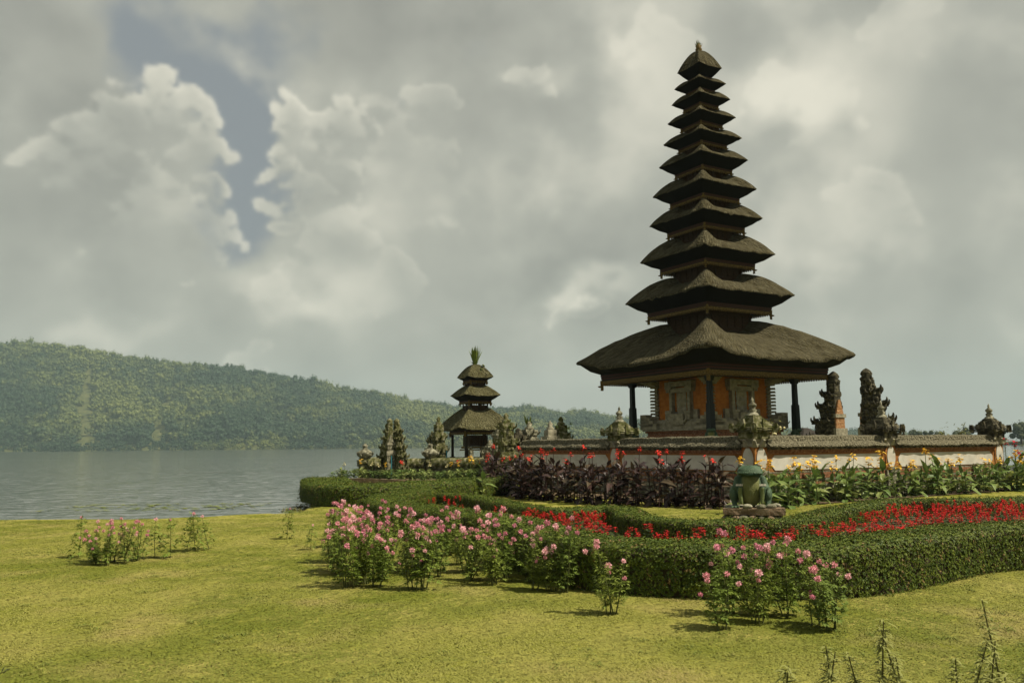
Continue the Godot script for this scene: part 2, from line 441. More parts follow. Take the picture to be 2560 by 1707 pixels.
func make_ground() -> void:
	land_edge = smooth_path([Vector2(-90, 19.0), Vector2(-40, 20.6), Vector2(-14, 21.6), Vector2(-8.6, 21.7), Vector2(-6.0, 22.8), Vector2(-5.9, 25.0), Vector2(-7.4, 33.0), Vector2(-9.0, 41.0), Vector2(-8.6, 52.0), Vector2(-4, 58), Vector2(4, 60), Vector2(22, 52), Vector2(60, 42), Vector2(110, 36)], 1.5)
	var poly := PackedVector2Array(land_edge)
	poly.append(Vector2(110, -40)); poly.append(Vector2(-90, -40))
	var xs := PackedFloat32Array(); var ds := PackedFloat32Array()
	var x := -90.0
	while x <= 110.0:
		xs.append(x); x += 0.45 if x > -20.0 and x < 14.0 else 2.0
	var d := -30.0
	while d <= 64.0:
		ds.append(d); d += 0.4 if d > 4.0 and d < 28.0 else 1.2
	var rows := []
	for dd in ds:
		var row := PackedVector3Array()
		for xx in xs:
			var q := Vector2(xx, dd)
			var h := 0.018 * nz.get_noise_2d(xx * 2.0, dd * 2.0)
			if dd > 17.0:
				var s := path_distance(land_edge, q)
				if not Geometry2D.is_point_in_polygon(q, poly): s = -s
				s += 0.6 * nz.get_noise_2d(xx * 9.0, dd * 9.0) + .25 * nz.get_noise_2d(xx * 40.0, dd * 40.0)
				h += lerpf(-1.1, 0.0, smoothstep(-1.3, 0.75, s))
			row.append(Vector3(xx, h, -dd))
		rows.append(row)
	var mb := MB.new()
	mb.surf(rows)
	var gm := StandardMaterial3D.new()
	gm.albedo_texture = ramp_tex(512, 0.02, [[0.0, Color(.08, .098, .012)], [0.4, Color(.155, .160, .028)], [0.6, Color(.212, .204, .048)], [1.0, Color(.27, .238, .078)]], 6, 101)
	gm.uv1_triplanar = true; gm.uv1_world_triplanar = true; gm.uv1_scale = Vector3.ONE * 0.09
	gm.roughness = 1.0; gm.metallic_specular = 0.1
	gm.normal_enabled = true; gm.normal_texture = normal_tex(512, 0.12, 102, 10.0, 3); gm.normal_scale = 0.5
	struct("lawn", mb.mesh(), gm)
	# short mown grass, denser where it is near enough to be seen blade by blade
	var gb := MB.new()
	for k in 14:
		var an := rng.randf() * TAU
		var at := Vector3(rng.randfn(0, .035), 0, rng.randfn(0, .035))
		var ln := rng.randf_range(.007, .015)
		var lie := rng.randf_range(1.2, 2.4)
		var tip := at + Vector3(cos(an) * ln * lie, ln * .75, sin(an) * ln * lie)
		var sd := Vector3(-sin(an), 0, cos(an)) * rng.randf_range(.003, .005)
		gb.tri(at - sd, at + sd, tip)
	var xf := []; var cols := []
	var green := Color(.122, .144, .018); var yellow := Color(.222, .220, .048); var straw := Color(.272, .225, .082)
	var gn := FastNoiseLite.new()
	gn.seed = 77; gn.frequency = 0.16; gn.fractal_octaves = 4
	for k in 170000:
		var dd := 3.0 + 20.0 * pow(rng.randf(), 1.25)
		var xx := rng.randf_range(-0.72, 0.72) * dd + rng.randf_range(-1, 1)
		if dd > 20.5 and xx < -6.0: continue
		var a := gn.get_noise_2d(xx, dd); var b := gn.get_noise_2d(xx * 3.1 + 40.0, dd * 3.1)
		var st := gn.get_noise_2d(xx * 1.2 + 200.0, dd * 7.0)
		var c := green.lerp(yellow, clampf(.46 + a * 2.0 + b * .7 + st * .22 + rng.randfn(0, .07), 0, 1)).lerp(straw, clampf(b * 1.6 - a * .5 - .12 - dd * .012, 0, .85))
		var s := rng.randf_range(.7, 1.25)
		xf.append(Transform3D(Basis(Vector3.UP, rng.randf() * TAU).scaled(Vector3(s * 1.3, s * rng.randf_range(.6, 1.1), s * 1.3)), Vector3(xx, 0.018 * nz.get_noise_2d(xx * 2.0, dd * 2.0) - .002, -dd)))
		cols.append(c)
	var gr := scatter("lawn_grass", gb.mesh(), M.blade, xf, cols)
	var tb := MB.new()
	for k in 16:
		var an := rng.randf() * TAU
		tb.leaf(Vector3(rng.randfn() * .025, 0, rng.randfn() * .025), Vector3(cos(an), rng.randf_range(.5, 1.3), sin(an)), Vector3.UP, rng.randf_range(.025, .06), .007, .2, .4)
	xf = []; cols = []
	for k in 9000:
		var dd := 4.5 + 16.0 * pow(rng.randf(), 1.2)
		var xx := rng.randf_range(-0.72, 0.72) * dd
		if gn.get_noise_2d(xx * 5.0 + 90.0, dd * 5.0) < .22: continue
		xf.append(Transform3D(Basis(Vector3.UP, rng.randf() * TAU).scaled(Vector3.ONE * rng.randf_range(.5, 1.1)), Vector3(xx, .0, -dd)))
		cols.append(Color(.10, .135, .022).lerp(Color(.21, .21, .05), rng.randf()))
	tag(scatter("lawn_weeds", tb.mesh(), M.blade, xf, cols), "small tufts of coarser grass scattered over the lawn", "grass")
	tag(gr, "short mown yellow green grass of the lawn", "grass")
	# the lake
	var wb := MB.new()
	var lake := []
	var rip := FastNoiseLite.new()
	rip.seed = 5; rip.frequency = 1.0; rip.fractal_octaves = 3
	var dw := 19.0
	while dw < 170.0:      # near water: real ripples
		var row := PackedVector3Array()
		for i in 381:
			var wx := lerpf(-0.80, 0.80, i / 380.0) * dw
			if dw < 70.0: wx = lerpf(-0.80, 0.10, i / 380.0) * dw
			var a := rip.get_noise_2d(wx * .55, dw * 1.5) * .020 + rip.get_noise_2d(wx * 1.7 + 50.0, dw * 3.6) * .009
			row.append(Vector3(wx, -0.30 + a * clampf((dw - 19.0) / 6.0, .25, 1.0), -dw))
		if lake.size() > 0 and dw >= 70.0 and dw / 1.0065 < 70.0:
			wb.surf(lake)
			lake = []
		lake.append(row)
		dw *= 1.0065
	wb.surf(lake)
	lake = []
	while dw < 3600.0:
		var row := PackedVector3Array()
		for i in 41: row.append(Vector3((i / 20.0 - 1.0) * (120.0 + dw * 1.3), -0.30, -dw))
		lake.append(row)
		dw *= 1.25
	wb.surf(lake)
	for s in [-1.0, 1.0]:      # still outer reaches beside the rippled part
		wb.quad(Vector3(s * 13.0, -.33, -16), Vector3(s * 350.0, -.33, -16), Vector3(s * 350.0, -.33, -172), Vector3(s * 136.0, -.33, -172))
	M.water.uv1_triplanar = true; M.water.uv1_world_triplanar = true; M.water.uv1_scale = Vector3(.02, .02, .05)
	struct("lake", wb.mesh(), M.water)

const HS := 1.5      # the far shore lies about a kilometre and a quarter off

func make_hill() -> void:
	var ridge := [Vector2(-1500, 150), Vector2(-860, 161), Vector2(-695, 145), Vector2(-641, 143), Vector2(-584, 137), Vector2(-556, 130), Vector2(-502, 119), Vector2(-463, 117), Vector2(-371, 108.5), Vector2(-301, 95), Vector2(-255, 86), Vector2(-203, 74), Vector2(-182, 75), Vector2(-152, 63), Vector2(-108, 56), Vector2(-75, 50), Vector2(-30, 48), Vector2(34, 49), Vector2(68, 41), Vector2(110, 41.8), Vector2(140, 32), Vector2(178, 29), Vector2(224, 23), Vector2(278, 18.5), Vector2(385, 12), Vector2(545, 7), Vector2(900, 3), Vector2(1600, 3)]
	var h_at := func(x: float, d: float) -> float:
		x /= HS; d /= HS
		var k := x * 1150.0 / d
		var r := 3.0
		for i in ridge.size() - 1:
			if k >= ridge[i].x and k < ridge[i + 1].x:
				r = lerpf(ridge[i].y, ridge[i + 1].y, (k - ridge[i].x) / (ridge[i + 1].x - ridge[i].x))
		r = maxf(r - 7.0, 0.5)
		var t := clampf((d - 850.0) / 300.0, 0.0, 1.0)
		var s := t * (0.75 + 0.25 * t) if d < 1150.0 else 1.0 - (d - 1150.0) / 300.0 * 0.6
		var gully := nz.get_noise_2d(k * 0.35, d * 0.06) * 0.14 * minf(t * 3.0, 1.0) * (1.0 - t * t)
		return (r * (s + gully)) * HS - 0.6
	# two grassy clearings that run down the slope
	var clearing := func(x: float, d: float) -> float:
		var az := rad_to_deg(atan2(x, d))
		var t := clampf((d / HS - 850.0) / 300.0, 0.0, 1.0)
		var a := absf(az + 26.62 - 0.12 * t) / lerpf(0.85, 0.20, t)
		var b := absf(az + 22.9 - 1.6 * t) / lerpf(0.6, 0.08, t)
		return clampf(1.25 - minf(a, b) + nz.get_noise_2d(x * .35, d * .35) * .5, 0.0, 0.72) * (1.0 if t < 0.93 and t > 0.06 else 0.0)
	var mb := MB.new()
	mb.colored = false
	var rows := []
	for j in 46:
		var d := (835.0 + j * 14.0) * HS
		var row := PackedVector3Array()
		for i in 161:
			var x := (-1500.0 + i * 3000.0 / 160.0) * HS
			row.append(Vector3(x, h_at.call(x, d), -d))
		rows.append(row)
	mb.surf(rows)
	struct("wooded_hill", mb.mesh(), textured(ramp_tex(256, 0.02, [[0.0, Color(.03, .04, .014)], [0.5, Color(.06, .068, .022)], [1.0, Color(.11, .105, .04)]], 5, 111), 0.02, 1.0))
	# the wood that covers it, too far off to count
	for kind in 3:
		var cm := crown_mesh(30 + kind, 9, 150, 0.17, 0.5)
		var xf := []; var cols := []
		for k in 5600:
			var d := (838.0 + 335.0 * pow(rng.randf(), 0.85)) * HS
			var x := rng.randf_range(-0.66, 0.46) * d
			var cl: float = clearing.call(x, d)
			if rng.randf() < cl * 1.35: continue
			var low: float = h_at.call(x, d)
			if low < 1.0 and rng.randf() < 0.5 and x > 150.0 * HS: continue
			var s := (3.6 + 9.5 * pow(rng.randf(), 1.6)) * (0.6 if d < 868.0 * HS else 1.0) * 1.25
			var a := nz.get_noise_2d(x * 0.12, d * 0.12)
			var c := Color(.013, .032, .012).lerp(Color(.098, .115, .026), clampf(.30 + a * .9 + nz.get_noise_2d(x * .04 + 40.0, d * .04) * 1.5 + rng.randfn(0, .28), 0, 1))  # random crown tints, plus broad noise painting in sunlit and cloud-shaded patches
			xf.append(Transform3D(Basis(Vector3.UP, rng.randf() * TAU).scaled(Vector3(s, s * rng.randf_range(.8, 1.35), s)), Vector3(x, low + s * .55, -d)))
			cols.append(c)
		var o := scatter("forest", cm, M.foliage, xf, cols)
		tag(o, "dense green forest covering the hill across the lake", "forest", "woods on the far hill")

func crown_mesh(seed: int, clumps: int, faces: int, size: float, core := 0.6) -> ArrayMesh:   # a crown about one metre in radius
	var r := RandomNumberGenerator.new()
	r.seed = seed
	var mb := MB.new()
	for k in clumps:
		var an := r.randf() * TAU
		var ct := Vector3(cos(an) * r.randf_range(.2, .72), r.randf_range(-.45, .6), sin(an) * r.randf_range(.2, .72))
		var rad := r.randf_range(.32, .5)
		mb.ell(ct, Vector3.ONE * rad * core, nz, 0.3, 7, 5)
		for j in faces / clumps:
			var dir := Vector3(r.randfn(), r.randfn() + .35, r.randfn()).normalized()
			var p := ct + dir * rad * r.randf_range(.75, 1.08)
			var a := dir.cross(Vector3(r.randfn(), r.randfn(), r.randfn())).normalized() * size * r.randf_range(.6, 1.2)
			var b := (dir + Vector3(r.randfn(), r.randfn(), r.randfn()) * .45).normalized().cross(a).normalized() * size * .55
			mb.quad(p - a * .5, p + b * .6, p + a * .5, p - b * .5)
	return mb.mesh()

func make_far_trees() -> void:
	# low wooded spit on the right, with trees one can tell apart
	var mb := MB.new()
	var rows := []
	for j in 9:
		var row := PackedVector3Array()
		for i in 61:
			var u := i / 60.0
			row.append(Vector3(lerpf(150, 640, u), -1.0 + 2.6 * sin(PI * clampf((j - .5) / 8.0, 0, 1)) * smoothstep(0.0, 0.12, u), -(410.0 + j * 9.0 - 50.0 * u)))
		rows.append(row)
	mb.surf(rows)
	struct("far_shore", mb.mesh(), M.far_land)
	var protos := []
	for k in 4:
		var t := Node3D.new()
		t.name = "far_tree"
		var tr := MB.new()
		tr.tube([Vector3.ZERO, Vector3(.06, .5, .03), Vector3(.02, 1.1, 0)], [.1, .07, .04], 5)
		obj("trunk", tr.mesh(), M.bark, t)
		var c := obj("crown", crown_mesh(60 + k, 12, 420, .11, .62), leafy(Color(.028, .038, .013), .7), t)
		c.position = Vector3(0, .92, 0)
		protos.append(t)
	var spots := [[186, 3.6], [189, 4.4], [194, 4.9], [199, 4.2], [203, 5.3], [209, 5.0], [214, 4.6], [220, 5.6], [225, 5.0], [230, 4.8], [235, 4.7], [240, 5.9], [245, 7.3], [250, 5.9], [255, 6.6], [261, 6.0], [268, 6.6], [276, 6.0], [284, 6.8], [296, 6.4]]
	for i in spots.size():
		var s: float = spots[i][1] / 2.45
		var lab := "tall dark tree on the low spit across the water" if spots[i][1] > 5.45 else "low rounded dark tree on the spit across the water"
		var o := copy(protos[i % 4], Vector3(spots[i][0], 0.2, -420.0 + rng.randf_range(-14, 14) - (0.0)), rng.randf() * TAU, s * 1.25, lab, "trees on the far spit, tall" if spots[i][1] > 5.45 else "trees on the far spit, low", "far_tree")
		o.scale = Vector3(s * 2.3, s * 2.1, s * 2.3)
		o.set_meta("category", "tree")
	for p in protos: p.free()

# ---------------------------------------------------------------- thatched towers
func ring_pts(n: int) -> Array:   # points round a square of half side one, with how near each lies to a corner
	var out := []
	for k in 4:
		for i in n:
			var f := 2.0 * i / n - 1.0
			var q: Vector2 = [Vector2(1, f), Vector2(-f, 1), Vector2(-1, -f), Vector2(f, -1)][k]
			out.append([q, absf(f)])
	return out

func thatch_roof(parent: Node, s_in: float, s_out: float, s_fas: float, hip: float, tip: float, fas: float, face_drop: float, mid_drop: float, mat: Material, power := 1.35, n := 22) -> MeshInstance3D:
	var ring := ring_pts(n)
	var rows := []
	var steps := 12
	var un := []
	var sd := rng.randi() % 1000
	for i in steps + 1:
		var t := float(i) / steps
		var row := PackedVector3Array()
		for e in ring:
			var q: Vector2 = e[0]; var c: float = e[1]
			var hb := pow(smoothstep(0.30, 1.0, c), 1.4)
			var r := lerpf(s_in, s_out, t) * (1.0 - 0.035 * pow(c, 8.0))
			r *= lerpf(1.0, 0.965 + 0.035 * c, t)
			var yf := lerpf(hip - face_drop, tip - mid_drop, pow(t, minf(1.4, power - .25)))
			var yh := lerpf(hip, tip, pow(t, power))
			var y := lerpf(yf, yh, hb)
			y += s_out * 0.010 * nz.get_noise_3d(q.x * r * 30.0 + sd, t * 40.0, q.y * r * 30.0)
			if i == steps: y += s_out * .006 * rng.randfn()
			row.append(Vector3(q.x * r, y, q.y * r))
		rows.append(row)
	var lip := PackedVector3Array(); var lip2 := PackedVector3Array(); var und := PackedVector3Array()
	for j in ring.size():
		var p: Vector3 = rows[steps][j]
		lip.append(Vector3(p.x * 1.004, p.y - 0.028 * s_out - absf(rng.randfn()) * .012 * s_out, p.z * 1.004))
		lip2.append(Vector3(p.x * 0.985, p.y - 0.036 * s_out, p.z * 0.985))
		var q: Vector2 = ring[j][0]
		und.append(Vector3(q.x * s_fas, fas, q.y * s_fas))
	var round1 := PackedVector3Array()
	for j in lip.size(): round1.append(rows[steps][j].lerp(lip[j], .5) * Vector3(1.012, 1, 1.012))
	rows.append(round1)
	rows.append(lip)
	rows.reverse()      # from the eave up, so that the sheet faces outwards
	var mb := MB.new()
	mb.surf(rows, true, 8.0 * s_out / ring.size() * 0.30, (s_out - s_in + hip - tip) / steps * 0.22)
	var roof := part("thatched_roof", mb, mat, parent)
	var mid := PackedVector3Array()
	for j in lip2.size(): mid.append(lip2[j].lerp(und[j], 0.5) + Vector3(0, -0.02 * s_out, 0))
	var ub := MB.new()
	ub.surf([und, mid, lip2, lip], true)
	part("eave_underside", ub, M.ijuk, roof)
	return roof

func square_band(mb: MB, s: float, y0: float, y1: float, w: float) -> void:   # four mitred boards round a square
	var q := [Vector2(-1, -1), Vector2(1, -1), Vector2(1, 1), Vector2(-1, 1)]
	for k in 4:
		var a: Vector2 = q[k]; var b: Vector2 = q[(k + 1) % 4]
		var i := s - w
		mb.hexa([Vector3(a.x * i, y0, a.y * i), Vector3(a.x * s, y0, a.y * s), Vector3(b.x * s, y0, b.y * s), Vector3(b.x * i, y0, b.y * i),
			Vector3(a.x * i, y1, a.y * i), Vector3(a.x * s, y1, a.y * s), Vector3(b.x * s, y1, b.y * s), Vector3(b.x * i, y1, b.y * i)])

func fascia(parent: Node, s: float, y0: float, y1: float) -> void:
	var h := y1 - y0
	var g := MB.new()
	square_band(g, s, y0, y0 + h * .34, .08)
	var gp := part("gilded_fascia", g, M.gold, parent)
	var d := MB.new()
	square_band(d, s - .015, y0 + h * .34, y0 + h * .5, .08)
	square_band(d, s + .004, y0 + h * .66, y0 + h * .78, .08)
	square_band(d, s + .022, y0 + h * .90, y1 + .05, .08)
	part("dark_moulding", d, M.darkwood, parent)
	var r := MB.new()
	square_band(r, s + .008, y0 + h * .5, y0 + h * .66, .08)
	square_band(r, s + .028, y0 + h * .78, y0 + h * .90, .08)
	part("red_moulding", r, M.redwood, parent)
	var f := MB.new()    # a fringe of small pendants
	var n := int(2.0 * s / .13)
	for k in 4:
		var b := Basis(Vector3.UP, k * PI / 2)
		for i in n:
			var p := b * Vector3(-s + (i + .5) * 2.0 * s / n, y0 - .03, s - .04)
			f.frustum(p, Vector3(.07, .07, .03), Vector2(1.4, 1.0), b)
	var fr := part("pendant_fringe", f, M.gold, gp)
	fr.set_meta("kind", "stuff")
	for k in 4:
		var c := MB.new()
		var p := Basis(Vector3.UP, k * PI / 2 + PI / 4) * Vector3(0, y0 - h * .12, (s - .02) * sqrt(2.0))
		c.lump(p, Vector3(.14, .5, .14) * (0.5 + h), 4, .05, nz, 60.0, Basis(Vector3.UP, k * PI / 2 + PI / 4))
		c.horn(p - Vector3(0, h * .1, 0), Vector3(p.x, -.4, p.z), .12 + h * .25, .2)
		part("corner_ornament", c, M.gold, parent)
	var so := MB.new()
	so.box(Vector3(0, y0 + h * .6, 0), Vector3(2 * s - .17, .04, 2 * s - .17))
	part("soffit", so, M.darkwood, parent)

func tuft(mb: MB, at: Vector3, n: int, ln: float, wd: float, spread: float) -> void:
	for k in n:
		var an := rng.randf() * TAU
		var sp := rng.randf() * spread
		mb.leaf(at + Vector3(rng.randfn() * .03, 0, rng.randfn() * .03), Vector3(cos(an) * sp, 1, sin(an) * sp), Vector3(cos(an), .2, sin(an)), ln * rng.randf_range(.5, 1.1), wd, .2, rng.randf_range(-.1, .35))

func make_pagoda() -> void:
	var T := thing("pagoda", "tall eleven tiered pagoda with thatched roofs and orange walls", "pagoda", Vector3(8.877, 0, -38), deg_to_rad(45.0 - 14.37))
	var R2 := sqrt(2.0)
	# plinth and terrace
	var p := MB.new()
	p.box(Vector3(0, .75, 0), Vector3(6.6, 1.5, 6.6)); p.box(Vector3(0, 1.58, 0), Vector3(6.8, .16, 6.8))
	part("terrace", p, M.stone, T)
	p = MB.new()
	for k in 5:
		var w := 4.25 - .06 * k + (.22 if k == 4 else 0.0)
		p.box(Vector3(0, 1.66 + .12 * k + .06, 0), Vector3(w, .118, w))
	part("brick_plinth", p, M.brick, T)
	p = MB.new()
	p.box(Vector3(0, 2.265, 0), Vector3(4.4, .07, 4.4)); p.box(Vector3(0, 2.45, 0), Vector3(4.1, .30, 4.1))
	p.frustum(Vector3(0, 2.66, 0), Vector3(4.1, .12, 4.1), Vector2(.94, .94))
	part("stone_base", p, M.pale_stone, T)
	for k in 4:      # stepped blocks at the corners of the base
		var b := Basis(Vector3.UP, k * PI / 2)
		var q := MB.new()
		for j in 4:
			var w := 1.1 - j * .24
			q.box(b * Vector3(2.2 - w * .5 + .06, 2.42 + j * .14, 2.2 - w * .5 + .06), Vector3(w, .26, w))
		for j in 3:
			q.horn(b * Vector3(2.22, 2.5 + j * .12, 2.22 - .25 * j), b * Vector3(1, .2, .3), .2, .5, .22)
		part("corner_block", q, M.pale_stone, T)
	p = MB.new()
	p.box(Vector3(0, 3.6, 0), Vector3(3.42, 2.0, 3.42))
	part("orange_wall", p, M.orange, T)
	for k in 4:
		var b := Basis(Vector3.UP, k * PI / 2)
		# carved niche in the middle of each side
		var q := MB.new()
		for s in [-1, 1]:
			q.box(b * Vector3(.58 * s, 3.45, 1.80), Vector3(.16, 1.9, .22), b)
			q.box(b * Vector3(.58 * s, 2.86, 1.84), Vector3(.30, .34, .36), b); q.box(b * Vector3(.60 * s, 3.02, 1.85), Vector3(.40, .10, .40), b)
			q.box(b * Vector3(.64 * s, 4.12, 1.84), Vector3(.42, .16, .30), b); q.box(b * Vector3(.70 * s, 3.98, 1.83), Vector3(.22, .16, .26), b)
			q.box(b * Vector3(.9 * s, 2.9, 1.76), Vector3(.26, .44, .16), b)
		q.box(b * Vector3(0, 4.25, 1.82), Vector3(1.7, .22, .34), b); q.box(b * Vector3(0, 3.98, 1.78), Vector3(1.05, .20, .26), b)
		var fr := part("niche", q, M.pale_stone, T)
		q = MB.new()
		var rows := []
		for i in 25:
			var row := PackedVector3Array()
			for j in 13:
				var u := j / 12.0 - .5; var v := i / 24.0
				var fig := .10 * exp(-pow(u * 3.6, 2)) * (0.6 + 0.4 * sin(v * 16.0))
				row.append(b * Vector3(u * .62, 2.98 + v * .95, 1.78 + fig + .05 * nz.get_noise_2d(u * 130.0 + k * 50, v * 170.0)))
			rows.append(row)
		q.surf(rows)
		part("carved_relief", q, M.pale_stone, fr)
		q = MB.new()
		q.lump(b * Vector3(0, 2.72, 2.0), Vector3(.9, .5, .3), 10, .09, nz, 45.0, b)
		for s in [-1, 1]:
			q.horn(b * Vector3(.42 * s, 2.6, 2.08), b * Vector3(s, .1, .25), .32, .8, .25)
		part("carved_mask", q, M.pale_stone, fr)
		# serrated corner stacks
		var e := Basis(Vector3.UP, k * PI / 2 + PI / 4)
		for j in 9:
			q = MB.new()
			var y := 2.86 + j * .145
			q.frustum(b * Vector3(1.68, y, 1.68), Vector3(.30, .10, .30), Vector2(.7, .7), b)
			q.frustum(e * Vector3(0, y + .0, 2.55), Vector3(.10, .09, .36), Vector2(.5, .9), e)
			for s in [-1, 1]:
				q.frustum(e * Vector3(.14 * s, y, 2.44), Vector3(.06, .09, .2), Vector2(.4, .8), e)
			part("corner_fin", q, M.pale_stone, T)
		q = MB.new()
		q.box(b * Vector3(1.70, 3.5, 1.70), Vector3(.16, 1.5, .16))
		for j in 4:
			q.box(b * Vector3(1.72 + .05 * j, 4.18 + j * .075, 1.72 + .05 * j), Vector3(.4 + .1 * j, .073, .4 + .1 * j))
		part("corner_corbel", q, M.pale_stone, T)
	# posts
	for k in 4:
		var b := Basis(Vector3.UP, k * PI / 2)
		var at := b * Vector3(3.52 / R2, 0, 3.52 / R2)
		var q := MB.new()
		q.frustum(at + Vector3(0, 2.72, 0), Vector3(.27, 1.15, .27), Vector2(.9, .9), b)
		q.frustum(at + Vector3(0, 3.75, 0), Vector3(.19, .95, .19), Vector2(.92, .92), b)
		q.frustum(at + Vector3(0, 4.31, 0), Vector3(.24, .2, .24), Vector2(1.3, 1.3), b)
		part("post", q, M.post, T)
		var fm := obj("frog_footing", frog_mesh(.05), M.frog, T)
		fm.scale = Vector3.ONE * .60
		fm.rotation.y = k * PI / 2 + PI / 4
		fm.position = at + Vector3(0, 1.66, 0)
	p = MB.new()
	square_band(p, 3.52 / R2 + .09, 4.40, 4.56, .18)
	part("tie_beam", p, M.carved_wood, T)
	p = MB.new()
	for k in 4:
		for i in 17:
			var b := Basis(Vector3.UP, k * PI / 2)
			p.box(b * Vector3((i - 8) * .40, 4.60, 2.95), Vector3(.06, .07, 1.0), b)
	part("rafters", p, M.darkwood, T)
	# eleven roofs: half diagonal at the eave tip, tip height, fascia half diagonal and foot, hip top
	var St := [1.05, 1.21, 1.37, 1.59, 1.82, 2.06, 2.39, 2.59, 3.08, 3.83, 6.24]
	var Ht := [18.96, 18.12, 17.36, 16.46, 15.47, 14.40, 13.04, 11.66, 9.98, 8.10, 5.50]
	var Sf := [.52, .64, .78, .93, 1.09, 1.27, 1.53, 1.70, 2.08, 2.71, 4.93]
	var Hf := [18.44, 17.79, 17.03, 16.09, 15.10, 13.88, 12.49, 11.10, 9.39, 7.32, 4.40]
	var Hh := [19.92, 18.52, 17.86, 16.96, 16.01, 15.05, 13.83, 12.49, 11.05, 9.22, 7.08]
	var fh := [.06, .08, .09, .10, .11, .13, .16, .18, .22, .28, .44]
	for i in 11:
		var tier := T
		var s_in: float = (St[i - 1] * .50 if i > 0 else 0.0) / R2
		if i == 0:
			thatch_roof(tier, .07, St[0] / R2, Sf[0] / R2, Hh[0], Ht[0], Hf[0] + fh[0], .02, .05, M.thatch, 1.75)
		else:
			var drop: float = Hh[i] - Ht[i]
			thatch_roof(tier, s_in * .98, St[i] / R2, Sf[i] / R2, Hh[i], Ht[i] + (.0 if i == 10 else .06), Hf[i] + fh[i], drop * .36, drop * (.25 if i == 10 else .04), M.thatch, 1.45 if i == 10 else 1.85)
			# the storey that rises out of this roof
			var q := MB.new()
			var y0: float = Hh[i] - drop * .45
			var y1: float = Hf[i - 1] + fh[i - 1] * .5
			q.box(Vector3(0, (y0 + y1) * .5, 0), Vector3(s_in * 1.86, y1 - y0, s_in * 1.86))
			for k in 4:
				var b := Basis(Vector3.UP, k * PI / 2)
				q.box(b * Vector3(s_in * .93, (y0 + y1) * .5, s_in * .93), Vector3(.09, y1 - y0, .09))
				for j in 5:
					q.lump(b * Vector3((j - 2) * s_in * .34, (y0 + y1) * .5 + .06, s_in * .94), Vector3(s_in * .22, (y1 - y0) * .5, .05), 3, .03, nz, 90.0, b)
			part("storey", q, M.carved_wood, tier)
		fascia(tier, Sf[i] / R2, Hf[i], Hf[i] + fh[i])
	p = MB.new()
	p.lathe([Vector2(.10, 19.86), Vector2(.17, 19.98), Vector2(.11, 20.06), Vector2(.15, 20.14), Vector2(.05, 20.24), Vector2(.0, 20.30)], Vector3.ZERO, 8)
	var fi := part("finial", p, M.gold, T)
	p = MB.new()
	tuft(p, Vector3(0, 20.05, 0), 46, .40, .04, 1.1)
	part("grass_tuft", p, leafy(Color(.10, .11, .03)), fi)

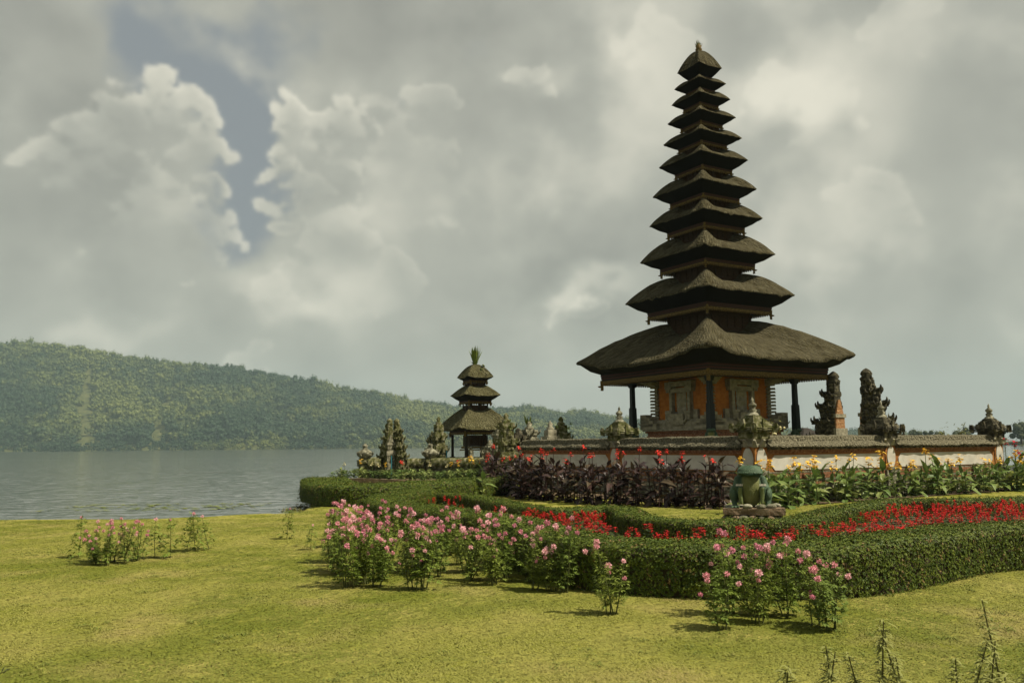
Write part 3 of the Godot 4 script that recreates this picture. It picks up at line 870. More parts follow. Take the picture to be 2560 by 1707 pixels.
func make_shrine() -> void:
	var T := thing("shrine_tower", "small three tiered shrine with mossy thatch and a leafy plant on top", "shrine", Vector3(-2.1, 0, -48), deg_to_rad(45.0 - 19.0))
	var R2 := sqrt(2.0)
	var p := MB.new()
	p.box(Vector3(0, .35, 0), Vector3(2.9, .7, 2.9)); p.box(Vector3(0, .78, 0), Vector3(3.05, .16, 3.05)); p.box(Vector3(0, .95, 0), Vector3(2.5, .18, 2.5))
	part("stone_plinth", p, M.moss_stone, T)
	for k in 4:
		var b := Basis(Vector3.UP, k * PI / 2)
		var q := MB.new()
		q.box(b * Vector3(.98, 1.65, .98), Vector3(.12, 1.5, .12), b)
		q.box(b * Vector3(.98, .98, .98), Vector3(.22, .2, .22), b)
		part("post", q, M.darkwood, T)
		q = MB.new()
		q.box(b * Vector3(.3, 1.55, .45), Vector3(.07, 1.0, .07), b)
		part("inner_post", q, M.darkwood, T)
	p = MB.new()
	p.box(Vector3(0, 1.58, 0), Vector3(1.25, .12, 1.1)); p.box(Vector3(0, 1.45, 0), Vector3(1.4, .07, 1.2))
	part("altar_shelf", p, M.gold, T)
	p = MB.new()
	p.box(Vector3(0, 1.95, 0), Vector3(1.1, .6, .95))
	for j in 7: p.box(Vector3((j - 3) * .17, 1.95, .49), Vector3(.03, .56, .03))
	part("altar_cabinet", p, M.carved_wood, T)
	for k in 3:
		p = MB.new()
		p.lump(Vector3((k - 1) * .75, 1.2, 1.1), Vector3(.22, .5, .22), 5, .06, nz, 50.0)
		p.ell(Vector3((k - 1) * .75, 1.52, 1.1), Vector3(.09, .11, .09), nz, .2)
		part("stone_figure", p, M.stone, T)
	var St := [1.14, 1.56, 2.42]; var Ht := [5.53, 4.5, 2.69]; var Sf := [.72, .95, 1.55]; var Hf := [5.22, 4.05, 2.35]; var Hh := [6.24, 5.05, 3.78]; var fh := [.10, .11, .16]
	for i in 3:
		var s_in: float = .05 if i == 0 else [0, .62, .78][i] / R2
		var drop: float = Hh[i] - Ht[i]
		thatch_roof(T, s_in, St[i] / R2, Sf[i] / R2, Hh[i], Ht[i], Hf[i] + fh[i], drop * (.04 if i == 0 else .16), drop * .12, M.thatch_mossy, 1.8 if i == 0 else 1.25)
		fascia(T, Sf[i] / R2, Hf[i], Hf[i] + fh[i])
		if i > 0:
			var y0: float = Hh[i] - drop * .2
			var y1: float = Hf[i - 1]
			var q := MB.new()
			q.box(Vector3(0, lerpf(y0, y1, .36), 0), Vector3(s_in * 1.85, (y1 - y0) * .72, s_in * 1.85))
			part("storey", q, M.carved_wood, T)
			for k in 4:
				for e in [0.0, 1.0]:
					var b := Basis(Vector3.UP, k * PI / 2)
					var w := MB.new()
					w.box(b * Vector3(s_in * (.94 - e * .94), (y0 + y1) * .5, s_in * .94), Vector3(.06, y1 - y0 + .1, .06), b)
					part("storey_post", w, M.darkwood, T)
	p = MB.new()
	tuft(p, Vector3(0, 6.2, 0), 80, 1.05, .10, .55)
	tuft(p, Vector3(0, 6.2, 0), 30, .35, .06, 1.4)
	part("leafy_plant", p, leafy(Color(.10, .135, .022)), T)
	p = MB.new()
	for k in 26:
		var an := 0.6 + rng.randfn() * .35
		p.ell(Vector3(cos(an) * .5, 5.85 + rng.randfn() * .15, sin(an) * .5), Vector3(.07, .04, .07), nz, .3, 6, 4)
	part("moss", p, leafy(Color(.08, .10, .02)), T)

# ---------------------------------------------------------------- frog
func frog_mesh(cell := .03) -> ArrayMesh:
	if M.has("frogm%d" % int(cell * 1000)): return M["frogm%d" % int(cell * 1000)]
	# tapered capsules and ellipsoids joined smoothly: [kind, a, b, ra, rb]
	var el := [[Vector3(0, .50, -.10), Vector3(.345, .47, .34)], [Vector3(0, .44, .10), Vector3(.27, .42, .22)], [Vector3(0, .91, .07), Vector3(.315, .145, .31)], [Vector3(0, .865, .22), Vector3(.305, .050, .19)], [Vector3(0, .80, -.08), Vector3(.31, .22, .26)]]
	var cap := []
	for s in [-1.0, 1.0]:
		el.append([Vector3(.205 * s, 1.03, -.02), Vector3(.075, .075, .085)])
		el.append([Vector3(.40 * s, .33, .02), Vector3(.125, .215, .24)])
		cap.append([Vector3(.30 * s, .70, .04), Vector3(.37 * s, .50, .14), .095, .08])
		cap.append([Vector3(.37 * s, .50, .14), Vector3(.29 * s, .50, .27), .08, .075])
		cap.append([Vector3(.285 * s, .47, .28), Vector3(.245 * s, .14, .30), .075, .042])
		cap.append([Vector3(.42 * s, .24, .10), Vector3(.40 * s, .05, .20), .085, .06])
		for k in 3:
			cap.append([Vector3(.40 * s, .045, .20), Vector3(.40 * s + (k - 1) * .09, .03, .37), .045, .028])
	var dist := func(p: Vector3) -> float:
		var d := 1.0
		for e in el:
			var c: Vector3 = e[0]; var r: Vector3 = e[1]
			var q := (p - c) / r
			var k := q.length()
			var dd := k * (k - 1.0) / maxf((q / r).length(), 1e-4)
			var h := clampf(.5 + .5 * (d - dd) / .05, 0, 1)
			d = lerpf(d, dd, h) - .05 * h * (1.0 - h)
		for e in cap:
			var a: Vector3 = e[0]; var b: Vector3 = e[1]
			var ab := b - a
			var t := clampf((p - a).dot(ab) / ab.length_squared(), 0, 1)
			var dd: float = (p - a - ab * t).length() - lerpf(e[2], e[3], t)
			var h := clampf(.5 + .5 * (d - dd) / .022, 0, 1)
			d = lerpf(d, dd, h) - .022 * h * (1.0 - h)
		return d
	var lo := Vector3(-.62, -.06, -.52)
	var nx := int(1.24 / cell) + 2; var ny := int(1.22 / cell) + 2; var nzz := int(1.0 / cell) + 2
	var val := PackedFloat32Array(); val.resize(nx * ny * nzz)
	for z in nzz:
		for y in ny:
			for x in nx:
				val[(z * ny + y) * nx + x] = dist.call(lo + Vector3(x, y, z) * cell)
	var vid := {}
	var pos := PackedVector3Array()
	for z in nzz - 1:
		for y in ny - 1:
			for x in nx - 1:
				var sum := Vector3.ZERO; var cnt := 0
				for e in [[0, 0, 0, 1, 0, 0], [0, 1, 0, 1, 1, 0], [0, 0, 1, 1, 0, 1], [0, 1, 1, 1, 1, 1], [0, 0, 0, 0, 1, 0], [1, 0, 0, 1, 1, 0], [0, 0, 1, 0, 1, 1], [1, 0, 1, 1, 1, 1], [0, 0, 0, 0, 0, 1], [1, 0, 0, 1, 0, 1], [0, 1, 0, 0, 1, 1], [1, 1, 0, 1, 1, 1]]:
					var va := val[((z + e[2]) * ny + y + e[1]) * nx + x + e[0]]; var vb := val[((z + e[5]) * ny + y + e[4]) * nx + x + e[3]]
					if (va < 0.0) != (vb < 0.0):
						var t := va / (va - vb)
						sum += Vector3(x + lerpf(e[0], e[3], t), y + lerpf(e[1], e[4], t), z + lerpf(e[2], e[5], t)); cnt += 1
				if cnt > 0:
					vid[(z * ny + y) * nx + x] = pos.size()
					pos.append(lo + sum / cnt * cell)
	var idx := PackedInt32Array()
	var strides := [1, nx, nx * ny]
	for z in range(1, nzz - 1):
		for y in range(1, ny - 1):
			for x in range(1, nx - 1):
				var i := (z * ny + y) * nx + x
				for ax in 3:
					var va := val[i]; var vb := val[i + strides[ax]]
					if (va < 0.0) == (vb < 0.0): continue
					var u: int = strides[(ax + 1) % 3]; var w: int = strides[(ax + 2) % 3]
					var q := [vid[i - u - w], vid[i - w], vid[i], vid[i - u]]
					if va < 0.0: q.reverse()
					idx.append_array(PackedInt32Array([q[0], q[1], q[2], q[0], q[2], q[3]]))
	var nor := PackedVector3Array(); var col := PackedColorArray()
	for p in pos:
		var e := .012
		var d0: float = dist.call(p)
		nor.append(Vector3(dist.call(p + Vector3(e, 0, 0)) - d0, dist.call(p + Vector3(0, e, 0)) - d0, dist.call(p + Vector3(0, 0, e)) - d0).normalized())
		var grime := clampf(.5 + .6 * nz.get_noise_3dv(p * 60.0) + .4 * nz.get_noise_3dv(p * 220.0), 0, 1)
		var c := Color(.022, .048, .026).lerp(Color(.075, .115, .070), grime)
		var belly := smoothstep(.04, -.02, absf(p.x) - .20) * smoothstep(.10, .16, p.z) * smoothstep(.79, .74, p.y)
		c = c.lerp(Color(.10, .115, .035).lerp(Color(.16, .165, .06), grime), belly)
		if absf(absf(p.x) - .265) < .05 and p.z > .28 and p.y < .5: c = c.lerp(Color(.15, .18, .06), .8)
		col.append(c)
	var a := []
	a.resize(Mesh.ARRAY_MAX)
	a[Mesh.ARRAY_VERTEX] = pos; a[Mesh.ARRAY_NORMAL] = nor; a[Mesh.ARRAY_COLOR] = col; a[Mesh.ARRAY_INDEX] = idx
	var m := ArrayMesh.new()
	m.add_surface_from_arrays(Mesh.PRIMITIVE_TRIANGLES, a)
	M["frogm%d" % int(cell * 1000)] = m
	return m

func make_frog() -> void:
	var at := Vector3(4.82, .08, -17.5)
	var S := thing("stone_pedestal", "low pedestal of brown slabs on round cobbles", "pedestal", at, deg_to_rad(-14))
	for k in 3:
		var q := MB.new()
		q.lump(Vector3([-.30, .12, .42][k], .235, [.22, .26, .2][k]), Vector3([.56, .40, .34][k], .13, .44), 6, .035, nz, 22.0, Basis(Vector3.UP, [.05, -.06, .12][k]))
		part("slab", q, M.brown_stone, S)
	var q := MB.new()
	q.lump(Vector3(-.02, .20, -.16), Vector3(1.05, .22, .62), 6, .03, nz, 20.0)
	part("slab", q, M.stone, S)
	for k in 9:
		q = MB.new()
		var an := 2.9 - k * .33
		q.ell(Vector3(cos(an) * .52, .075, .20 + sin(an) * .24), Vector3(rng.randf_range(.09, .14), .09, .10), nz, .35, 10, 7)
		part("cobble", q, M.stone if k % 2 else M.brown_stone, S)
	for k in 4:
		q = MB.new()
		q.ell(Vector3([-.1, .16, .36, .46][k], .33, [.38, .4, .3, .1][k]), Vector3(.10, .055, .07), nz, .3, 9, 6)
		part("cobble", q, M.stone, S)
	var F := thing("frog_statue", "big green frog statue sitting upright with its pale belly showing", "statue", at + Vector3(-.02, .29, .0), deg_to_rad(-12))
	F.scale = Vector3.ONE * .80
	obj("body", frog_mesh(.026), M.frog, F)
	for s in [-1.0, 1.0]:
		q = MB.new()
		q.ell(Vector3(.215 * s, 1.055, .03), Vector3(.05, .05, .05))
		part("eye", q, plain(Color(.22, .17, .11), .3), F)
		for k in 5:
			q = MB.new()
			q.frustum(Vector3((.285 + (k - 2) * .034) * s, .575, .31), Vector3(.026, .05, .04), Vector2(.5, .5))
			part("claw", q, M.claw, F)
	q = MB.new()
	q.tube([Vector3(-.25, .845, .26), Vector3(-.13, .835, .365), Vector3(0, .83, .395), Vector3(.13, .835, .365), Vector3(.25, .845, .26)], [.008, .014, .015, .014, .008], 6)
	part("lip", q, plain(Color(.03, .075, .05), .4), F)

# ---------------------------------------------------------------- walls, pillars and gates
func clipped_plate(mb: MB, ctr: Vector3, w: float, h: float, th: float, cut: float) -> void:   # a panel with notched corners
	var x := w * .5; var y := h * .5
	var o := [Vector2(-x + cut, -y), Vector2(x - cut, -y), Vector2(x - cut * .55, -y + cut * .45), Vector2(x, -y + cut), Vector2(x, y - cut), Vector2(x - cut * .55, y - cut * .45), Vector2(x - cut, y), Vector2(-x + cut, y), Vector2(-x + cut * .55, y - cut * .45), Vector2(-x, y - cut), Vector2(-x, -y + cut), Vector2(-x + cut * .55, -y + cut * .45)]
	for i in o.size():
		var a: Vector2 = o[i]; var b: Vector2 = o[(i + 1) % o.size()]
		mb.tri(ctr + Vector3(0, 0, th), ctr + Vector3(b.x, b.y, th), ctr + Vector3(a.x, a.y, th))
		mb.quad(ctr + Vector3(a.x, a.y, th), ctr + Vector3(b.x, b.y, th), ctr + Vector3(b.x, b.y, 0), ctr + Vector3(a.x, a.y, 0))

func swept_cap(mb: MB, L: float, prof: Array, amp: float) -> void:
	var n := maxi(8, int(L / .16))
	var rows := []
	for p in prof:
		var row := PackedVector3Array()
		for i in n + 1:
			var x := -L * .5 + L * i / n
			var q := Vector3(x, p.y, p.x)
			row.append(q + Vector3(0, amp * nz.get_noise_3d(x * 45.0, p.y * 60.0, p.x * 60.0), amp * nz.get_noise_3d(x * 45.0 + 90.0, p.y * 60.0, p.x * 60.0)))
		rows.append(row)
	mb.surf(rows)
	for s in [-1.0, 1.0]:
		for i in range(1, prof.size() - 1):
			mb.tri(Vector3(s * L * .5, prof[0].y, prof[0].x), Vector3(s * L * .5, prof[i].y, prof[i].x), Vector3(s * L * .5, prof[i + 1].y, prof[i + 1].x))

func wall_run(a: Vector2, b: Vector2, label: String) -> void:   # a and b are (x, depth), the outer side lies to the right of the way from a to b
	var mid := (a + b) * .5
	var d := b - a
	var L := d.length() - .50
	var T := thing("garden_wall", label, "wall", Vector3(mid.x, 0, -mid.y), atan2(d.y, d.x), "")
	var q := MB.new()
	q.box(Vector3(0, .17, 0), Vector3(L, .34, .70)); q.box(Vector3(0, .40, 0), Vector3(L, .12, .62))
	part("stone_footing", q, M.stone, T)
	for k in 4:
		q = MB.new()
		q.box(Vector3(0, .50 + k * .085, 0), Vector3(L, .072, .60 - .035 * k))
		part("brick_course", q, M.brick if k != 1 else M.stone, T)
	q = MB.new()
	q.box(Vector3(0, .64, 0), Vector3(L, .40, .44))
	part("mortar_bed", q, M.stone, T)
	q = MB.new()
	q.box(Vector3(0, 1.10, 0), Vector3(L, .52, .44))
	part("orange_frame", q, M.wall_orange, T)
	for s in [1.0, -1.0]:
		q = MB.new()
		clipped_plate(q, Vector3(0, 1.095, .222), L - .3, .43, .018, .15)
		var pl := part("white_panel", q, M.plaster, T)
		if s < 0: pl.rotation.y = PI
	q = MB.new()
	q.box(Vector3(0, 1.38, 0), Vector3(L, .05, .50)); q.box(Vector3(0, 1.435, 0), Vector3(L, .06, .56))
	part("red_cornice", q, M.brick, T)
	q = MB.new()
	q.box(Vector3(0, 1.50, 0), Vector3(L, .07, .66))
	part("stone_cornice", q, M.old_stone, T)
	q = MB.new()
	swept_cap(q, L + .1, [Vector2(.40, 1.535), Vector2(.42, 1.575), Vector2(.34, 1.64), Vector2(.25, 1.70), Vector2(.21, 1.715), Vector2(.22, 1.84), Vector2(.12, 1.87), Vector2(0, 1.88), Vector2(-.12, 1.87), Vector2(-.22, 1.84), Vector2(-.21, 1.715), Vector2(-.25, 1.70), Vector2(-.34, 1.64), Vector2(-.42, 1.575), Vector2(-.40, 1.535)], .035)
	part("coping", q, M.cap, T)

func wall_pillar(at: Vector2, turn: float, label: String, crown_mat: Material) -> Node3D:
	var T := thing("wall_pillar", label, "pillar", Vector3(at.x, 0, -at.y), turn)
	var q := MB.new()
	q.box(Vector3(0, .2, 0), Vector3(.80, .4, .80)); q.box(Vector3(0, .5, 0), Vector3(.72, .2, .72)); q.box(Vector3(0, .7, 0), Vector3(.64, .2, .64))
	part("base", q, M.stone, T)
	q = MB.new()
	q.box(Vector3(0, 1.18, 0), Vector3(.50, .76, .50))
	part("shaft", q, M.wall_orange, T)
	for k in 4:
		var b := Basis(Vector3.UP, k * PI / 2)
		q = MB.new()
		for i in 9:      # a pointed oval plate
			var t0 := i / 9.0; var t1 := (i + 1) / 9.0
			var w0 := .20 * pow(sin(PI * clampf(t0, .02, .98)), .45); var w1 := .20 * pow(sin(PI * clampf(t1, .02, .98)), .45)
			var y0 := .86 + .66 * t0; var y1 := .86 + .66 * t1
			q.hexa([b * Vector3(-w0, y0, .245), b * Vector3(w0, y0, .245), b * Vector3(w0, y0, .272), b * Vector3(-w0, y0, .272), b * Vector3(-w1, y1, .245), b * Vector3(w1, y1, .245), b * Vector3(w1, y1, .272), b * Vector3(-w1, y1, .272)])
		part("white_oval", q, M.plaster, T)
		q = MB.new()      # carved foot under the oval
		q.lump(b * Vector3(0, .80, .31), Vector3(.42, .16, .12), 5, .05, nz, 60.0, b)
		part("carved_foot", q, M.stone, T)
		var e := Basis(Vector3.UP, k * PI / 2 + PI / 4)
		q = MB.new()      # stone petals that flare out at the corners
		q.frustum(e * Vector3(0, 1.66, .42), Vector3(.16, .24, .10), Vector2(.35, .6), e * Basis(Vector3.RIGHT, .75))
		q.frustum(b * Vector3(0, 1.66, .34), Vector3(.20, .22, .08), Vector2(.4, .6), b * Basis(Vector3.RIGHT, .55))
		part("stone_petal", q, M.pale_stone, T)
	q = MB.new()
	q.box(Vector3(0, 1.60, 0), Vector3(.56, .09, .56)); q.frustum(Vector3(0, 1.72, 0), Vector3(.44, .16, .44), Vector2(1.35, 1.35))
	part("capital", q, M.pale_stone, T)
	q = MB.new()
	q.lump(Vector3(0, 1.88, 0), Vector3(.62, .20, .62), 6, .03, nz, 50.0)
	var w := [.74, .82, .84, .78, .68, .56, .46, .36]
	for k in w.size():
		q.frustum(Vector3(0, 2.00 + k * .058, 0), Vector3(w[k], .05, w[k]), Vector2(.93, .93))
		q.box(Vector3(0, 2.03 + k * .058, 0), Vector3(w[k] * .82, .03, w[k] * .82))
	part("stepped_crown", q, crown_mat, T)
	for k in 4:
		var e := Basis(Vector3.UP, k * PI / 2 + PI / 4)
		q = MB.new()
		q.lump(e * Vector3(0, 2.10, .60), Vector3(.13, .26, .12), 5, .04, nz, 70.0, e)
		q.horn(e * Vector3(0, 2.0, .52), e * Vector3(0, .2, 1), .20, .8, .32)
		part("corner_ear", q, crown_mat, T)
		var b := Basis(Vector3.UP, k * PI / 2)
		q = MB.new()
		q.frustum(b * Vector3(0, 2.2, .38), Vector3(.18, .28, .10), Vector2(.2, .5), b)
		q.lump(b * Vector3(0, 2.08, .42), Vector3(.14, .14, .06), 4, .03, nz, 70.0, b)
		part("antefix", q, crown_mat, T)
	q = MB.new()
	q.lathe([Vector2(.18, 2.44), Vector2(.15, 2.50), Vector2(.09, 2.54), Vector2(.13, 2.60), Vector2(.075, 2.65), Vector2(.115, 2.71), Vector2(.12, 2.76), Vector2(.05, 2.82), Vector2(.03, 2.86), Vector2(.045, 2.89), Vector2(.0, 2.99)], Vector3.ZERO, 10)
	part("finial", q, M.stone, T)
	return T

func gate_half(at: Vector2, turn: float, k: float, label: String, mat: Material, inner: Material) -> void:   # flat inner face at x = 0, stepped wings towards +x
	var T := thing("split_gate_half", label, "gate", Vector3(at.x, 0, -at.y), turn, "")
	T.scale = Vector3.ONE * k
	var tiers := [[0.0, 1.0, 2.0, .80, 0], [1.0, 1.15, 2.15, .92, 1], [1.15, 1.9, 1.62, .66, 0], [1.9, 2.06, 1.8, .80, 1], [2.06, 2.62, 1.28, .60, 0], [2.62, 2.8, 1.46, .74, 1], [2.8, 3.3, 1.0, .52, 0], [3.3, 3.46, 1.15, .64, 1], [3.46, 3.85, .72, .44, 0], [3.85, 3.98, .84, .54, 1], [3.98, 4.5, .52, .40, 0]]
	for t in tiers:
		var q := MB.new()
		var h: float = t[1] - t[0]
		t[2] *= .84
		q.lump(Vector3(t[2] * .5 + .03, (t[0] + t[1]) * .5, 0), Vector3(t[2], h, t[3]), 8, .07 if t[4] == 0 else .04, nz, 26.0)
		if t[4] == 1:
			for s in [-1.0, 1.0]:
				q.horn(Vector3(t[2] - .08, t[0] + .1, s * t[3] * .4), Vector3(1, .1, s * .3), .22, .9, .5)
				for j in 3:
					q.horn(Vector3(t[2] * (.2 + .3 * j), t[1] - .08, s * t[3] * .46), Vector3(.2, .1, s), .20, .9, .45)
			q.horn(Vector3(t[2], t[0] + .16, 0), Vector3(1, .1, 0), .25, .9, .5)
		else:
			for j in 7:
				q.ell(Vector3(t[2] * (rng.randf_range(.3, 1.0) if j < 5 else 1.04), lerpf(t[0], t[1], rng.randf()), (1 if j % 2 else -1) * t[3] * (.5 if j < 5 else .2)), Vector3(.15, .17, .10) * rng.randf_range(.7, 1.1), nz, .6, 9, 7)
		part("ledge" if t[4] == 1 else "carved_tier", q, mat, T)
	var f := MB.new()
	f.lathe([Vector2(.24, 4.42), Vector2(.30, 4.56), Vector2(.20, 4.66), Vector2(.26, 4.76), Vector2(.20, 4.88), Vector2(.10, 4.97), Vector2(0.0, 5.02)], Vector3(.2, 0, 0), 8)
	f.horn(Vector3(.25, 4.4, 0), Vector3(1, 0, .3), .34, 1.2, .3)
	part("finial", f, mat, T)
	var i := MB.new()
	i.box(Vector3(-.02, 1.1, 0), Vector3(.10, 2.2, .68)); i.box(Vector3(-.01, 2.6, 0), Vector3(.08, .8, .58)); i.frustum(Vector3(-.01, 3.35, 0), Vector3(.08, .7, .52), Vector2(1, .25))
	part("brick_face", i, inner, T)
	i = MB.new()
	i.box(Vector3(-.03, 2.25, 0), Vector3(.14, .34, .78)); i.box(Vector3(-.03, 2.98, 0), Vector3(.12, .16, .70)); i.box(Vector3(-.03, .2, 0), Vector3(.14, .4, .80))
	part("pale_band", i, M.pale_stone, T)
	var g := MB.new()
	for j in 22:
		var t: Array = tiers[rng.randi_range(3, 10)]
		tuft(g, Vector3(rng.randf() * t[2], t[1] + .02, rng.randf_range(-.4, .4) * t[3]), 4, .22, .02, 1.0)
	part("weeds", g, leafy(Color(.09, .085, .03)), T)

func carved_column(called: String, at: Vector2, h: float, w: float, label: String, cat: String, mat: Material, top: String, seed: int) -> Node3D:   # a stack of lumpy carved blocks
	var T := thing(called, label, cat, Vector3(at.x, 0, -at.y), .5)
	var r := RandomNumberGenerator.new()
	r.seed = seed
	var y := 0.0
	var i := 0
	while y < h * .84:
		var f := y / h
		var hh := h * r.randf_range(.08, .15)
		var ww := w * (1.0 - .55 * f * f) * (1.12 if i % 2 else .86)
		var q := MB.new()
		q.lump(Vector3(0, y + hh * .5, 0), Vector3(ww, hh * 1.04, ww), 7, .055, nz, 34.0, Basis(Vector3.UP, r.randfn() * .06))
		if i % 2:
			for k in 8:
				var e := Basis(Vector3.UP, k * PI / 4)
				q.horn(e * Vector3(0, y + hh * .3, ww * (.5 if k % 2 == 0 else .62)), e * Vector3(0, .1, 1), ww * .32, 1.0, .36)
		else:
			for k in 6:
				var e := Basis(Vector3.UP, r.randf() * TAU)
				q.ell(e * Vector3(0, y + hh * .5, ww * .5), Vector3(ww * .2, hh * .4, ww * .16), nz, .5, 8, 6, e)
		part("carved_block", q, mat, T)
		y += hh
		i += 1
	var q := MB.new()
	var tw := w * .2
	q.lathe([Vector2(tw * 1.1, y), Vector2(tw * 1.3, y + h * .03), Vector2(tw * .6, y + h * .06), Vector2(tw * .9, y + h * .09), Vector2(tw * .35, y + h * .13), Vector2(0, maxf(h, y + h * .14))], Vector3.ZERO, 8)
	part("finial", q, mat, T)
	if top == "plant":
		q = MB.new()
		tuft(q, Vector3(0, h * .93, 0), 16, .55, .10, 1.0)
		part("fern", q, leafy(Color(.10, .13, .03)), T)
	elif top == "moss":
		q = MB.new()
		for k in 10: tuft(q, Vector3(r.randfn() * w * .25, h * r.randf_range(.6, .88), r.randfn() * w * .25 + w * .2), 5, .16, .04, 1.2)
		part("small_ferns", q, leafy(Color(.10, .14, .03)), T)
	return T

func low_wall(a: Vector2, b: Vector2, label: String) -> void:
	var mid := (a + b) * .5
	var d := b - a
	var T := thing("low_wall", label, "wall", Vector3(mid.x, 0, -mid.y), atan2(d.y, d.x))
	var q := MB.new()
	q.box(Vector3(0, .26, 0), Vector3(d.length(), .52, .5)); q.box(Vector3(0, .56, 0), Vector3(d.length(), .10, .62))
	part("footing", q, M.old_stone, T)
	q = MB.new()
	q.box(Vector3(0, .66, 0), Vector3(d.length(), .12, .46))
	part("course", q, M.moss_stone, T)
	q = MB.new()
	swept_cap(q, d.length() + .02, [Vector2(.34, .72), Vector2(.38, .78), Vector2(.37, .90), Vector2(.30, .98), Vector2(.30, 1.08), Vector2(.0, 1.11), Vector2(-.30, 1.08), Vector2(-.30, .98), Vector2(-.37, .90), Vector2(-.38, .78), Vector2(-.34, .72)], .03)
	part("mossy_coping", q, M.moss_stone, T)

func urn_pillar(at: Vector2, h: float, label: String) -> void:
	var T := thing("urn_pillar", label, "pillar", Vector3(at.x, 0, -at.y), .4)
	var q := MB.new()
	q.box(Vector3(0, .45, 0), Vector3(.50, .9, .50)); q.box(Vector3(0, .97, 0), Vector3(.64, .14, .64)); q.box(Vector3(0, 1.07, 0), Vector3(.46, .08, .46))
	part("shaft", q, M.moss_stone, T)
	q = MB.new()
	q.lathe([Vector2(.22, 1.08), Vector2(.36, 1.26), Vector2(.40, 1.36), Vector2(.33, 1.44), Vector2(.20, 1.52), Vector2(.13, 1.56), Vector2(.09, 1.62), Vector2(.13, 1.68), Vector2(.12, 1.74), Vector2(.05, 1.80), Vector2(0, h)], Vector3.ZERO, 14)
	part("urn", q, M.stone, T)
	for k in 4:
		var e := Basis(Vector3.UP, k * PI / 2 + PI / 4)
		q = MB.new()
		q.horn(e * Vector3(0, 1.25, .30), e * Vector3(0, 0, 1), .20, 1.0, .35)
		part("ear", q, M.stone, T)

